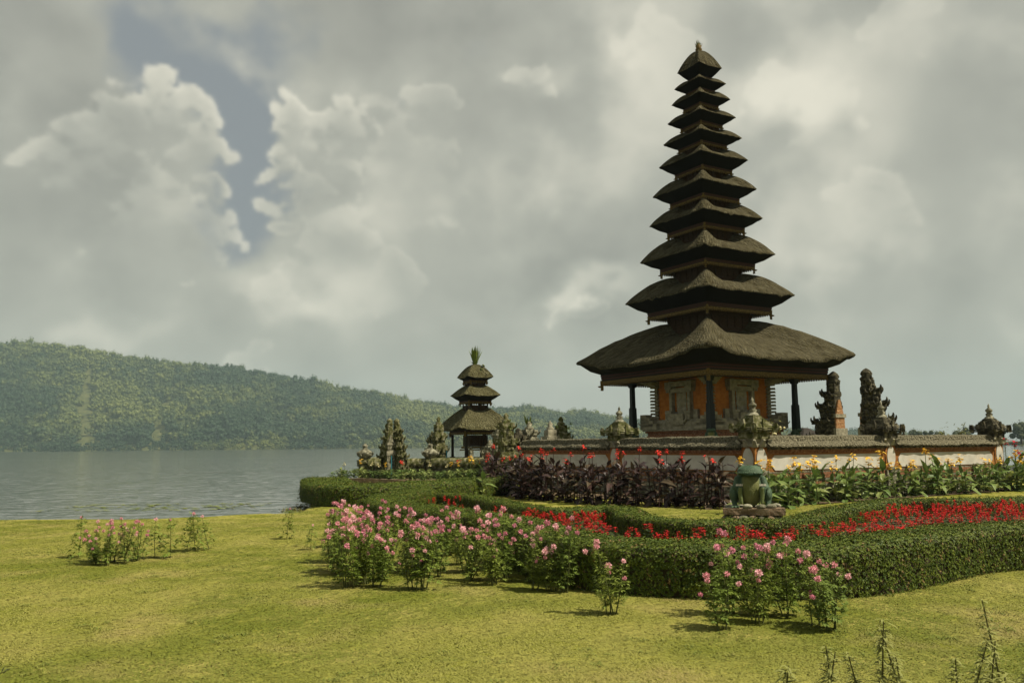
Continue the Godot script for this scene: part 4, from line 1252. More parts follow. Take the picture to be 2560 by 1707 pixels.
func make_temple() -> void:
	var C := Vector2(6.88, 24.5)
	var rd := Vector2(.86, .51); var ld := Vector2(-.51, .86)
	var tr := atan2(.51, .86)
	var P := [C, C + rd * 5.75, C + rd * 11.75, C + ld * 6.2, C + ld * 12.6]
	wall_run(P[3], P[0], "orange framed wall behind dark red cannas, next to the frog's side pillar")
	wall_run(P[4], P[3], "orange framed wall behind dark red cannas, running on to mossy carved column")
	wall_run(P[0], P[1], "white panelled wall behind yellow cannas, starting at the corner pillar")
	wall_run(P[1], P[2], "white panelled wall behind yellow cannas, ending at the waterside pillar")
	wall_run(P[2], P[2] + ld * 4.3, "white panelled side wall running back from waterside pillar to split gate")
	wall_pillar(P[0], tr, "tall corner pillar with white ovals and spired crown behind frog statue", M.moss_stone)
	wall_pillar(P[1], tr, "pillar with dark stepped crown in the middle of white panelled wall", M.old_stone)
	wall_pillar(P[2], tr, "pillar with dark stepped crown at the waterside end of white wall", M.old_stone)
	wall_pillar(P[3], tr, "pillar with lichened stepped crown amid wall behind the dark red cannas", M.moss_stone)
	# split gate in the side wall, its two halves facing each other
	var G: Vector2 = P[2] + ld * 5.75
	var gt := atan2(.86, -.51)
	gate_half(G + ld * .62, gt, .93, "far half of dark split gate, its orange brick inner face showing", M.old_stone, M.gate_brick)
	gate_half(G - ld * .62, gt + PI, .93, "near half of dark split gate with plants growing on its carved ledges", M.old_stone, M.gate_brick)
	wall_run(P[2] + ld * 7.4, P[2] + ld * 12.0, "white panelled side wall beyond the far half of split gate")
	# carved columns at the far end of the left wall
	carved_column("carved_column", Vector2(-.28, 35.6), 3.0, .72, "tall mossy carved column at the end of wall, small ferns near its top", "column", M.moss_stone, "moss", 5)
	carved_column("carved_column", Vector2(.22, 36.6), 2.25, .8, "squat dark carved column between the ferny column and the plumed one", "column", M.old_stone, "", 6)
	carved_column("carved_column", Vector2(.70, 37.0), 2.62, .8, "carved column with a broad leaved fern sprouting on top", "column", M.stone, "plant", 7)
	carved_column("guardian_statue", Vector2(1.66, 38.0), 2.75, .72, "pale pointed stone guardian behind wall, the plainer of two", "statue", M.pale_stone, "", 9)
	carved_column("guardian_statue", Vector2(2.16, 38.4), 2.93, .72, "mossy pointed stone guardian behind wall, the taller of two", "statue", M.moss_stone, "moss", 10)
	carved_column("carved_column", Vector2(-1.05, 38.6), 1.9, .6, "short lichened column beside the end of long mossy wall", "column", M.stone, "moss", 21)
	carved_column("carved_column", Vector2(-.62, 37.3), 2.35, .6, "pale lichened column just before the tall ferny column", "column", M.stone, "", 22)
	# islet compound
	var D := 41.0
	low_wall(Vector2(-6.85, D), Vector2(-6.25, D), "short mossy wall between urn pillar and small split gate")
	low_wall(Vector2(-4.95, D - .1), Vector2(-4.15, D - .2), "mossy wall between small split gate and second urn pillar")
	low_wall(Vector2(-3.72, D - .3), Vector2(-.7, D - 1.6), "long mossy wall in front of the three tiered shrine")
	low_wall(Vector2(-7.1, D + .3), Vector2(-7.6, D + 7.0), "mossy wall running back from first urn pillar along the water")
	urn_pillar(Vector2(-7.06, D), 1.84, "squat urn topped pillar at the corner of mossy wall above the water")
	urn_pillar(Vector2(-3.93, D - .2), 1.62, "squat urn topped pillar in front of pale stone spire")
	gate_half(Vector2(-5.66, D + .25), -.9, .60, "half of small lichened split gate nearer the long mossy wall", M.moss_stone, M.stone)
	gate_half(Vector2(-5.80, D - .25), PI - .9, .60, "half of small lichened split gate nearer the corner urn pillar", M.moss_stone, M.stone)
	carved_column("stone_spire", Vector2(-3.68, D + 1.4), 2.95, .66, "pale stone spire behind second urn pillar beside the shrine eave", "spire", M.moss_stone, "", 14)
	carved_column("stone_spire", Vector2(-4.05, D + 2.0), 2.4, .5, "short stone spire close behind the pale spire", "spire", M.moss_stone, "", 15)
	var pl := MB.new()
	pl.tube([Vector3.ZERO, Vector3(0, 1.45, 0)], [.035, .03], 8)
	var po := part("painted_pole", pl, plain(Color(.03, .16, .20), .5), self)
	po.position = Vector3(-3.25, 0, -42.0)
	tag(po, "thin blue green pole standing behind long mossy wall", "pole")
	pl = MB.new()
	pl.tube([Vector3.ZERO, Vector3(0, 1.25, 0)], [.03, .025], 8)
	po = part("painted_pole", pl, plain(Color(.03, .16, .20), .5), self)
	po.position = Vector3(-5.72, 0, -40.4)
	tag(po, "thin blue green pole standing in small split gate", "pole")
	# kerb of the islet flower bed, one block after another
	var K := thing("stone_kerb", "long low brown stone kerb edging flower bed before mossy wall", "kerb")
	var path := smooth_path([Vector2(-8.3, 39.6), Vector2(-7.2, 39.0), Vector2(-5.9, 37.9), Vector2(-4.5, 36.3), Vector2(-3.7, 35.9), Vector2(-2.9, 36.6), Vector2(-1.3, 38.2)], .62)
	for i in path.size() - 1:
		var a := path[i]; var b := path[i + 1]
		var q := MB.new()
		q.lump(Vector3.ZERO, Vector3(a.distance_to(b) - .012, rng.randf_range(.25, .29), .30), 5, .03, nz, 30.0)
		var o := part("kerb_block", q, M.brown_stone, K)
		o.position = Vector3((a.x + b.x) * .5, .13, -(a.y + b.y) * .5)
		o.rotation.y = atan2(b.y - a.y, b.x - a.x)
	var so := MB.new()
	var pp := [Vector2(-.6, 39.6)]
	for i in path.size(): pp.append(path[path.size() - 1 - i] + Vector2(0, .1))
	pp.append(Vector2(-8.4, 41.0)); pp.append(Vector2(-.6, 40.6))
	var tri := Geometry2D.triangulate_polygon(PackedVector2Array(pp))
	for i in range(0, tri.size(), 3):
		var w := []
		for j in 3: w.append(Vector3(pp[tri[i + j]].x, .16, -pp[tri[i + j]].y))
		so.tri(w[0], w[1], w[2])
	struct("islet_bed_soil", so.mesh(), M.soil)
	# a hut roof and shrubs that look over the wall
	var H := thing("hut", "small hut with dark tiled hip roof behind the wall", "hut", Vector3(20.4, 0, -60), .4)
	var q := MB.new()
	q.box(Vector3(0, .9, 0), Vector3(2.0, 1.8, 2.0))
	part("hut_wall", q, M.stone, H)
	q = MB.new()
	q.frustum(Vector3(0, 2.25, 0), Vector3(2.9, .9, 2.9), Vector2(.12, .12))
	part("roof", q, M.darkwood, H)
	shrub(Vector3(7.9, 1.65, -26.2), .72, "yellow green flowering shrub growing beside the corner pillar", Color(.15, .15, .03), Color(.62, .55, .30), 40)
	shrub(Vector3(17.2, 1.35, -33.6), 1.0, "thin yellow green shrub showing over white wall near waterside pillar", Color(.13, .14, .04), Color(.4, .36, .2), 0)
	shrub(Vector3(22.0, .9, -62.0), 1.3, "low dark green shrub beside the small hut", Color(.04, .055, .02), Color(.3, .3, .1), 0)

func shrub(at: Vector3, s: float, label: String, leafc: Color, flow: Color, nf: int) -> void:
	var T := thing("shrub", label, "shrub", Vector3(at.x, 0, at.z))
	var q := MB.new(); var l := MB.new(); var fl := MB.new()
	for k in 9:
		var an := rng.randf() * TAU
		var tip := Vector3(cos(an) * s * rng.randf_range(.3, .8), at.y + s * rng.randf_range(.2, 1.0), sin(an) * s * rng.randf_range(.3, .8))
		q.tube([Vector3(cos(an) * .05, 0, sin(an) * .05), Vector3(tip.x * .3, tip.y * .6, tip.z * .3), tip], [.025, .016, .006], 5)
		for j in 34:
			var p := Vector3(tip.x * .3, tip.y * .6, tip.z * .3).lerp(tip, rng.randf_range(.1, 1.05)) + Vector3(rng.randfn(), rng.randfn(), rng.randfn()) * .10 * s
			l.leaf(p, Vector3(rng.randfn(), rng.randfn() * .6 + .3, rng.randfn()), Vector3.UP, .13, .045)
	for k in nf:
		var an := rng.randf() * TAU
		fl.ell(Vector3(cos(an) * s * rng.randf() * .9, at.y + s * rng.randf_range(-.1, .8), sin(an) * s * rng.randf() * .9), Vector3.ONE * .04, null, 0, 6, 4)
	part("stems", q, M.bark, T)
	part("leaves", l, leafy(leafc), T)
	if nf: part("flowers", fl, plain(flow), T)

# ---------------------------------------------------------------- hedges and beds
var outer: PackedVector2Array
var inner: PackedVector2Array
var clump_leaf: ArrayMesh

func make_hedge(path: PackedVector2Array, w: float, h: float, density: float, size: float, label: String) -> void:
	var T := thing("hedge", label, "hedge")
	var prof := []
	var cs := [Vector2(-.5, 0), Vector2(-.5, .3), Vector2(-.5, .6), Vector2(-.49, .85), Vector2(-.45, .96), Vector2(-.36, 1.0), Vector2(-.12, 1.0), Vector2(.12, 1.0), Vector2(.36, 1.0), Vector2(.45, .96), Vector2(.49, .85), Vector2(.5, .6), Vector2(.5, .3), Vector2(.5, 0)]
	var n := path.size()
	var full := []
	for c in cs: full.append(PackedVector3Array())
	for i in n:
		var d := (path[mini(i + 1, n - 1)] - path[maxi(i - 1, 0)]).normalized()
		var s := Vector2(-d.y, d.x)
		var en := minf(path[i].distance_to(path[0]), path[i].distance_to(path[n - 1]))
		var k := sqrt(clampf(1.0 - pow(clampf(1.0 - en / (w * .5), 0, 1), 2), .02, 1))
		for j in cs.size():
			var q: Vector2 = path[i] + s * (cs[j].x * w * k)
			var wob := 1.0 + .05 * nz.get_noise_3d(q.x * 14.0, cs[j].y * 12.0, q.y * 14.0)
			full[j].append(Vector3(q.x, cs[j].y * h * wob, -q.y))
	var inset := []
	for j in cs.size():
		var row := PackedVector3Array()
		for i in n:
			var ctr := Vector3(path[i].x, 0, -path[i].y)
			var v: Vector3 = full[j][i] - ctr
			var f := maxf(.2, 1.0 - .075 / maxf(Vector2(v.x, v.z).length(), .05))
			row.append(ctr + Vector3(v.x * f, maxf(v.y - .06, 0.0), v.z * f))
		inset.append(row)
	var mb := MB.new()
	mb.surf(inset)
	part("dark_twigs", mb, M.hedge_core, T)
	var xf := []; var cols := []
	for j in cs.size() - 1:
		for i in n - 1:
			var a: Vector3 = full[j][i]; var b: Vector3 = full[j][i + 1]; var c: Vector3 = full[j + 1][i]; var d: Vector3 = full[j + 1][i + 1]
			var nn := (c - a).cross(b - a)
			var area := nn.length()
			if area < 1e-5: continue
			nn /= area
			var ctr := Vector3(path[i].x, h * .4, -path[i].y)
			if nn.dot(a - ctr) < 0: nn = -nn
			var cnt := area * density
			var m := int(cnt) + (1 if rng.randf() < cnt - int(cnt) else 0)
			for k in m:
				var u := rng.randf(); var v := rng.randf()
				var p := a.lerp(b, u).lerp(c.lerp(d, u), v)
				if p.y < .03 and rng.randf() < .5: continue
				var z := nn
				var x := z.cross(Vector3(rng.randfn(), rng.randfn(), rng.randfn())).normalized()
				var s := size * rng.randf_range(.7, 1.35)
				xf.append(Transform3D(Basis(x, z.cross(x), z).scaled(Vector3.ONE * s), p + nn * (rng.randfn(-.015, .014) + (rng.randf() * .06 if rng.randf() < .04 else 0.0))))
				cols.append(Color(.030, .056, .007).lerp(Color(.108, .138, .015), rng.randf()) if rng.randf() > .035 else Color(.17, .12, .045))
	var o := scatter("leaves", clump_leaf, M.foliage, xf, cols, T)

func make_clump() -> void:
	var mb := MB.new()
	for k in 7:
		var an := rng.randf() * TAU
		var at := Vector3(rng.randfn() * .025, rng.randfn() * .025, rng.randf_range(-.02, .02))
		var dir := Vector3(cos(an), sin(an), rng.randf_range(-.1, .4)).normalized()
		var ln := rng.randf_range(.026, .044)
		var sd := dir.cross(Vector3(rng.randfn() * .28, rng.randfn() * .28, 1.0)).normalized() * ln * .28
		var up := sd.cross(dir).normalized() * ln * .1
		mb.tri(at, at + dir * ln * .5 + sd + up, at + dir * ln)
		mb.tri(at, at + dir * ln, at + dir * ln * .5 - sd + up)
	clump_leaf = mb.mesh()

func make_hedges() -> void:
	make_clump()
	outer = smooth_path([Vector2(-2.45, 23.4), Vector2(-2.75, 21.4), Vector2(-2.85, 19.4), Vector2(-2.45, 17.6), Vector2(-1.65, 16.1), Vector2(-.75, 14.75), Vector2(.0, 13.2), Vector2(.45, 11.6), Vector2(1.0, 10.45), Vector2(1.7, 9.95), Vector2(2.5, 9.72), Vector2(3.4, 9.78), Vector2(4.15, 10.15), Vector2(4.95, 10.75), Vector2(5.85, 11.4), Vector2(6.8, 11.7), Vector2(8.2, 11.9), Vector2(10.5, 12.6), Vector2(13, 13.8)], .14)
	inner = smooth_path([Vector2(-2.05, 23.9), Vector2(-1.15, 22.5), Vector2(-.5, 20.9), Vector2(.0, 19.1), Vector2(.62, 17.75), Vector2(1.3, 17.6), Vector2(1.95, 18.05), Vector2(2.25, 17.2), Vector2(2.2, 15.9), Vector2(2.55, 14.85), Vector2(3.1, 14.3), Vector2(3.8, 14.55), Vector2(4.7, 14.6), Vector2(5.95, 16.35), Vector2(7.0, 17.75), Vector2(8.5, 19.3), Vector2(9.7, 19.2), Vector2(11.7, 19.5), Vector2(15, 20.5)], .16)
	make_hedge(outer, .95, .55, 850.0, .82, "long waist high clipped hedge curving along the lawn before red flowers")
	make_hedge(inner, .62, .39, 650.0, .95, "low clipped hedge winding between red flowers and the frog statue")
	var back := smooth_path([Vector2(-6.9, 31.5), Vector2(-5.9, 27.6), Vector2(-5.1, 25.4), Vector2(-4.4, 24.85), Vector2(-3.6, 25.3), Vector2(-2.4, 26.8), Vector2(-1.2, 29.2), Vector2(-.5, 31.0)], .25)
	make_hedge(back, 1.7, .58, 420.0, 1.2, "broad dark hedge at the water's edge before the islet flower bed")
	# bare soil between the two hedges
	var pp := PackedVector2Array()
	for p in outer:
		if p.y < 23.2 or p.x > 0: pp.append(p)
	var inv := PackedVector2Array(inner)
	inv.reverse()
	pp.append_array(inv)
	var so := MB.new()
	var tri := Geometry2D.triangulate_polygon(pp)
	for i in range(0, tri.size(), 3):
		so.tri(Vector3(pp[tri[i]].x, .024, -pp[tri[i]].y), Vector3(pp[tri[i + 1]].x, .024, -pp[tri[i + 1]].y), Vector3(pp[tri[i + 2]].x, .024, -pp[tri[i + 2]].y))
	struct("flower_bed_soil", so.mesh(), M.soil)
	# red salvias fill the bed
	var protos := []
	var red := leafy(Color(.44, .012, .012), .6, .25); var red2 := leafy(Color(.30, .018, .016), .6, .25)
	for v in 4:
		var t := Node3D.new()
		t.name = "salvia_plant"
		var l := MB.new()
		for k in 26:
			var an := rng.randf() * TAU
			l.leaf(Vector3(cos(an), 0, sin(an)) * rng.randf_range(.01, .09) + Vector3(0, rng.randf_range(.05, .24), 0), Vector3(cos(an), rng.randf_range(-.3, .5), sin(an)), Vector3.UP, rng.randf_range(.06, .10), .045)
		obj("foliage", l.mesh(), leafy(Color(.030, .050, .012)), t)
		for k in 4 + v % 2:
			var f := MB.new()
			var an := rng.randf() * TAU
			var rr := rng.randf_range(.0, .11)
			var b := Vector3(cos(an) * rr, rng.randf_range(.18, .32), sin(an) * rr)
			for j in 9:
				var a2 := rng.randf() * TAU
				var y := rng.randf_range(0, .09)
				f.leaf(b + Vector3(0, y, 0), Vector3(cos(a2), .55, sin(a2)), Vector3.UP, .048 * (1.2 - y * 4.0), .026)
			obj("flower_spike", f.mesh(), red if k % 3 else red2, t)
		protos.append(t)
	var cand := []
	var seen := {}
	for k in 9000:
		var q := Vector2(rng.randf_range(-2.6, 11.5), rng.randf_range(10.2, 23.0))
		if absf(q.x / q.y) > .72: continue
		if not Geometry2D.is_point_in_polygon(q, pp): continue
		var cell := Vector2i(q / .30)
		if seen.has(cell): continue
		if path_distance(outer, q) < .56 or path_distance(inner, q) < .60: continue
		var patchy := nz.get_noise_2d(q.x * 22.0, q.y * 22.0)
		if q.x < 4.6 and q.x > 1.5 and q.y < 15.0 and patchy < .12: continue
		if patchy < -.32: continue
		if q.x < .2 and rng.randf() < .93: continue
		seen[cell] = true
		cand.append(q)
	cand.sort_custom(func(a, b): return a.y < b.y)
	var rest := []
	for i in cand.size():
		var q: Vector2 = cand[i]
		if i < 300:
			var w := 0 if q.x < 1.4 else (1 if q.x < 5.2 else 2)
			var o := copy(protos[i % 4], Vector3(q.x, .02, -q.y), rng.randf() * TAU, rng.randf_range(.70, 1.05), ["red salvia in the narrow bed behind the big cleome clump", "red salvia in the narrow bed just before frog statue", "red salvia in the broad bed before the yellow cannas"][w], ["salvias behind the cleome clump", "salvias before the frog statue", "salvias before the yellow cannas"][w], "salvia_plant")
			o.set_meta("category", "flower")
		else: rest.append(Transform3D(Basis(Vector3.UP, rng.randf() * TAU).scaled(Vector3.ONE * rng.randf_range(.7, 1.05)), Vector3(q.x, .02, -q.y)))
	if rest.size() > 0:
		var both := ArrayMesh.new()
		var st := SurfaceTool.new()
		for c in protos[1].get_children():
			if c.name.begins_with("flower"): st.append_from(c.mesh, 0, Transform3D())
		both = st.commit()
		var o := scatter("far_salvias", both, red, rest, [])
		tag(o, "mass of red salvia flowers in the farther bed between the hedges", "flowers")
		o = scatter("far_salvia_leaves", protos[1].get_child(0).mesh, protos[1].get_child(0).material_override, rest, [])
		tag(o, "mass of dark salvia leaves under the farther red flowers", "leaves")
	for p in protos: p.free()

# ---------------------------------------------------------------- flowers
func make_cannas() -> void:
	var leaf_mesh := []
	for k in 4:
		var mb := MB.new()
		mb.leaf(Vector3.ZERO, Vector3(0, .25, 1), Vector3.UP, .44 + .06 * k, .21 + .03 * (k % 2), .30, .1 + .25 * k)
		leaf_mesh.append(mb.mesh())
	var bloom := []
	for k in 3:
		var mb := MB.new()
		for j in 16:
			var an := rng.randf() * TAU
			mb.leaf(Vector3(rng.randfn() * .02, rng.randf_range(-.09, .09), rng.randfn() * .02), Vector3(cos(an), rng.randf_range(-.2, .9), sin(an)), Vector3.UP, rng.randf_range(.07, .12), .065, .1, .5)
		bloom.append(mb.mesh())
	var dark := [leafy(Color(.030, .017, .016), .38, .3), leafy(Color(.046, .026, .022), .42, .3), leafy(Color(.060, .044, .026), .42, .3), leafy(Color(.022, .014, .014), .38, .3)]
	var green := [leafy(Color(.080, .125, .030), .45, .5), leafy(Color(.110, .155, .038), .45, .5), leafy(Color(.060, .100, .026), .45, .5), leafy(Color(.155, .185, .055), .5, .5)]
	var red := leafy(Color(.60, .035, .022), .55, .3); var yellow := leafy(Color(.72, .46, .05), .55, .3); var crimson := leafy(Color(.40, .008, .02), .55, .3)
	var dstem := plain(Color(.045, .022, .02), .6); var gstem := plain(Color(.09, .11, .035), .6)
	var build := func(leaves: Array, stem: Material, flower: Material, high: float, fl: float, v: int) -> Node3D:
		var t := Node3D.new()
		t.name = "canna_plant"
		for s in 2:
			var off := Vector3(rng.randfn() * .11, 0, rng.randfn() * .11)
			var hh := high * rng.randf_range(.82, 1.08)
			var lean := Vector3(rng.randfn() * .08, 0, rng.randfn() * .08)
			var mb := MB.new()
			var top := fl * rng.randf_range(.86, 1.12) if (flower and (s == 0)) else hh
			mb.tube([off, off + lean * .5 + Vector3(0, hh * .6, 0), off + lean + Vector3(0, top, 0)], [.018, .014, .007], 5)
			obj("stem", mb.mesh(), stem, t)
			var a0 := rng.randf() * TAU
			for k in 8:
				var o := obj("leaf", leaf_mesh[(k + v) % 4], leaves[rng.randi() % 4], t)
				var y := hh * (.10 + .115 * k)
				var up := .15 + .15 * k + rng.randfn() * .30
				o.position = off + lean * (y / hh) + Vector3(0, y, 0)
				o.rotation = Vector3(-up + .35, a0 + k * 2.4 + rng.randfn() * .3, rng.randfn() * .2)
				o.scale = Vector3.ONE * rng.randf_range(.7, 1.1) * (1.0 - .05 * k)
			if flower and s == 0:
				var o := obj("flower", bloom[v % 3], flower, t)
				o.position = off + lean + Vector3(0, top, 0)
				o.scale = Vector3.ONE * rng.randf_range(.75, 1.15) * (1.0 if flower == red else 1.35)
		return t
	var sets := []
	for v in 7: sets.append(build.call(dark, dstem, red if v % 7 in [0, 2, 3, 5] else null, 1.14, 1.46, v))
	for v in 6: sets.append(build.call(green, gstem, yellow if v % 2 == 0 else null, .76, 1.10, v))
	for v in 2: sets.append(build.call(green, gstem, crimson, .84, 1.25, v))
	# dug soil under both rows
	var strip := MB.new()
	for e in [[Vector2(-.9, 31.5), Vector2(5.9, 22.3), Vector2(6.5, 23.9), Vector2(.0, 34.6)], [Vector2(6.5, 22.3), Vector2(17.6, 29.5), Vector2(17.2, 30.3), Vector2(7.0, 24.0)]]:
		strip.quad(Vector3(e[0].x, .02, -e[0].y), Vector3(e[1].x, .02, -e[1].y), Vector3(e[2].x, .02, -e[2].y), Vector3(e[3].x, .02, -e[3].y))
	struct("canna_bed_soil", strip.mesh(), M.soil)
	# dark red cannas along the left wall
	var line := smooth_path([Vector2(-.75, 30.2), Vector2(-.1, 28.3), Vector2(.75, 26.6), Vector2(1.85, 24.95), Vector2(3.1, 23.95), Vector2(4.3, 22.9), Vector2(5.35, 22.3)], .30)
	for i in line.size():
		for r in 2:
			var q := line[i] + Vector2(.25, .62) * r + Vector2(rng.randfn() * .10, rng.randfn() * .12)
			var v := rng.randi() % 7
			var fl: bool = v in [0, 2, 3, 5]
			copy(sets[v], Vector3(q.x, 0, -q.y), rng.randf() * TAU, rng.randf_range(.85, 1.12), "dark bronze canna with red flowers before the orange framed wall" if fl else "dark bronze canna without flowers before the orange framed wall", "dark bronze cannas in flower" if fl else "dark bronze cannas without flowers", "canna_plant").set_meta("category", "canna")
	# green cannas with yellow flowers along the right wall
	line = smooth_path([Vector2(6.45, 21.9), Vector2(7.2, 22.7), Vector2(8.45, 23.9), Vector2(10.3, 25.3), Vector2(12.4, 26.6), Vector2(14.6, 27.9), Vector2(17.2, 29.3)], .42)
	for i in line.size():
		for r in 2:
			var q := line[i] + Vector2(-.15, .5) * r + Vector2(rng.randfn() * .13, rng.randfn() * .13)
			var v := rng.randi() % 6
			copy(sets[7 + v], Vector3(q.x, 0, -q.y), rng.randf() * TAU, rng.randf_range(.82, 1.15), "green canna with yellow flowers before the white panelled wall" if v % 2 == 0 else "green canna without flowers before the white panelled wall", "yellow cannas in flower" if v % 2 == 0 else "green cannas without flowers", "canna_plant").set_meta("category", "canna")
	for i in 16:
		var q := Vector2(rng.randf_range(17.2, 20.2), rng.randf_range(28.6, 31.0))
		copy(sets[13 + i % 2], Vector3(q.x, 0, -q.y), rng.randf() * TAU, rng.randf_range(1.0, 1.25), "green leaved crimson canna plant past the waterside pillar", "crimson cannas past the pillar", "canna_plant").set_meta("category", "canna")
	for i in 2:
		var q: Vector2 = [Vector2(5.75, 20.6), Vector2(-1.05, 27.6)][i]
		copy(sets[7], Vector3(q.x, 0, -q.y), 1.0, 1.05, ["yellow flowered canna plant close beside the frog statue", "pale flowered green canna at the end of dark canna row"][i], "", "canna_plant").set_meta("category", "canna")
	# mixed low plants in the islet bed
	var small := []
	for v in 6:
		var t := Node3D.new()
		t.name = "bedding_plant"
		var mb := MB.new()
		for k in 34:
			var an := rng.randf() * TAU
			mb.leaf(Vector3(cos(an), 0, sin(an)) * rng.randf_range(0, .14) + Vector3(0, rng.randf_range(.04, .42), 0), Vector3(cos(an), rng.randf_range(.0, 1.0), sin(an)), Vector3.UP, rng.randf_range(.16, .30), .085, .3, .4)
		obj("foliage", mb.mesh(), green[v % 4], t)
		if v < 3:
			mb = MB.new()
			mb.tube([Vector3.ZERO, Vector3(.02, .72, 0)], [.012, .008], 5)
			obj("stem", mb.mesh(), gstem, t)
			var o := obj("flower", bloom[v], [red, yellow, leafy(Color(.66, .6, .34), .55, .3)][v], t)
			o.position = Vector3(.02, .74, 0); o.scale = Vector3.ONE * 1.05
		small.append(t)
	var kerb := smooth_path([Vector2(-8.2, 40.1), Vector2(-7.1, 39.5), Vector2(-5.8, 38.5), Vector2(-4.4, 37.0), Vector2(-3.6, 36.6), Vector2(-2.8, 37.3), Vector2(-1.2, 38.8)], .36)
	for i in kerb.size():
		for r in 3:
			var q := kerb[i] + Vector2(rng.randfn() * .12, .15 + r * .5 + rng.randfn() * .1)
			if q.y > 40.0 and q.x > -6.9: continue
			var v := [3, 4, 5, 3, 4, 5, 3, 4, 5, 3, 0, 1, 2, 5][rng.randi() % 14] as int
			var lab: String = ["red flowered leafy plant in the islet bed behind stone kerb", "yellow flowered leafy plant in the islet bed behind stone kerb", "cream flowered leafy plant in the islet bed behind stone kerb", "flowerless leafy plant in the islet bed behind stone kerb"][mini(v, 3)]
			copy(small[v], Vector3(q.x, .15, -q.y), rng.randf() * TAU, rng.randf_range(.8, 1.15), lab, ["red bedding plants", "yellow bedding plants", "cream bedding plants", "flowerless bedding plants"][mini(v, 3)], "bedding_plant").set_meta("category", "plant")
	for t in sets: t.free()
	for t in small: t.free()

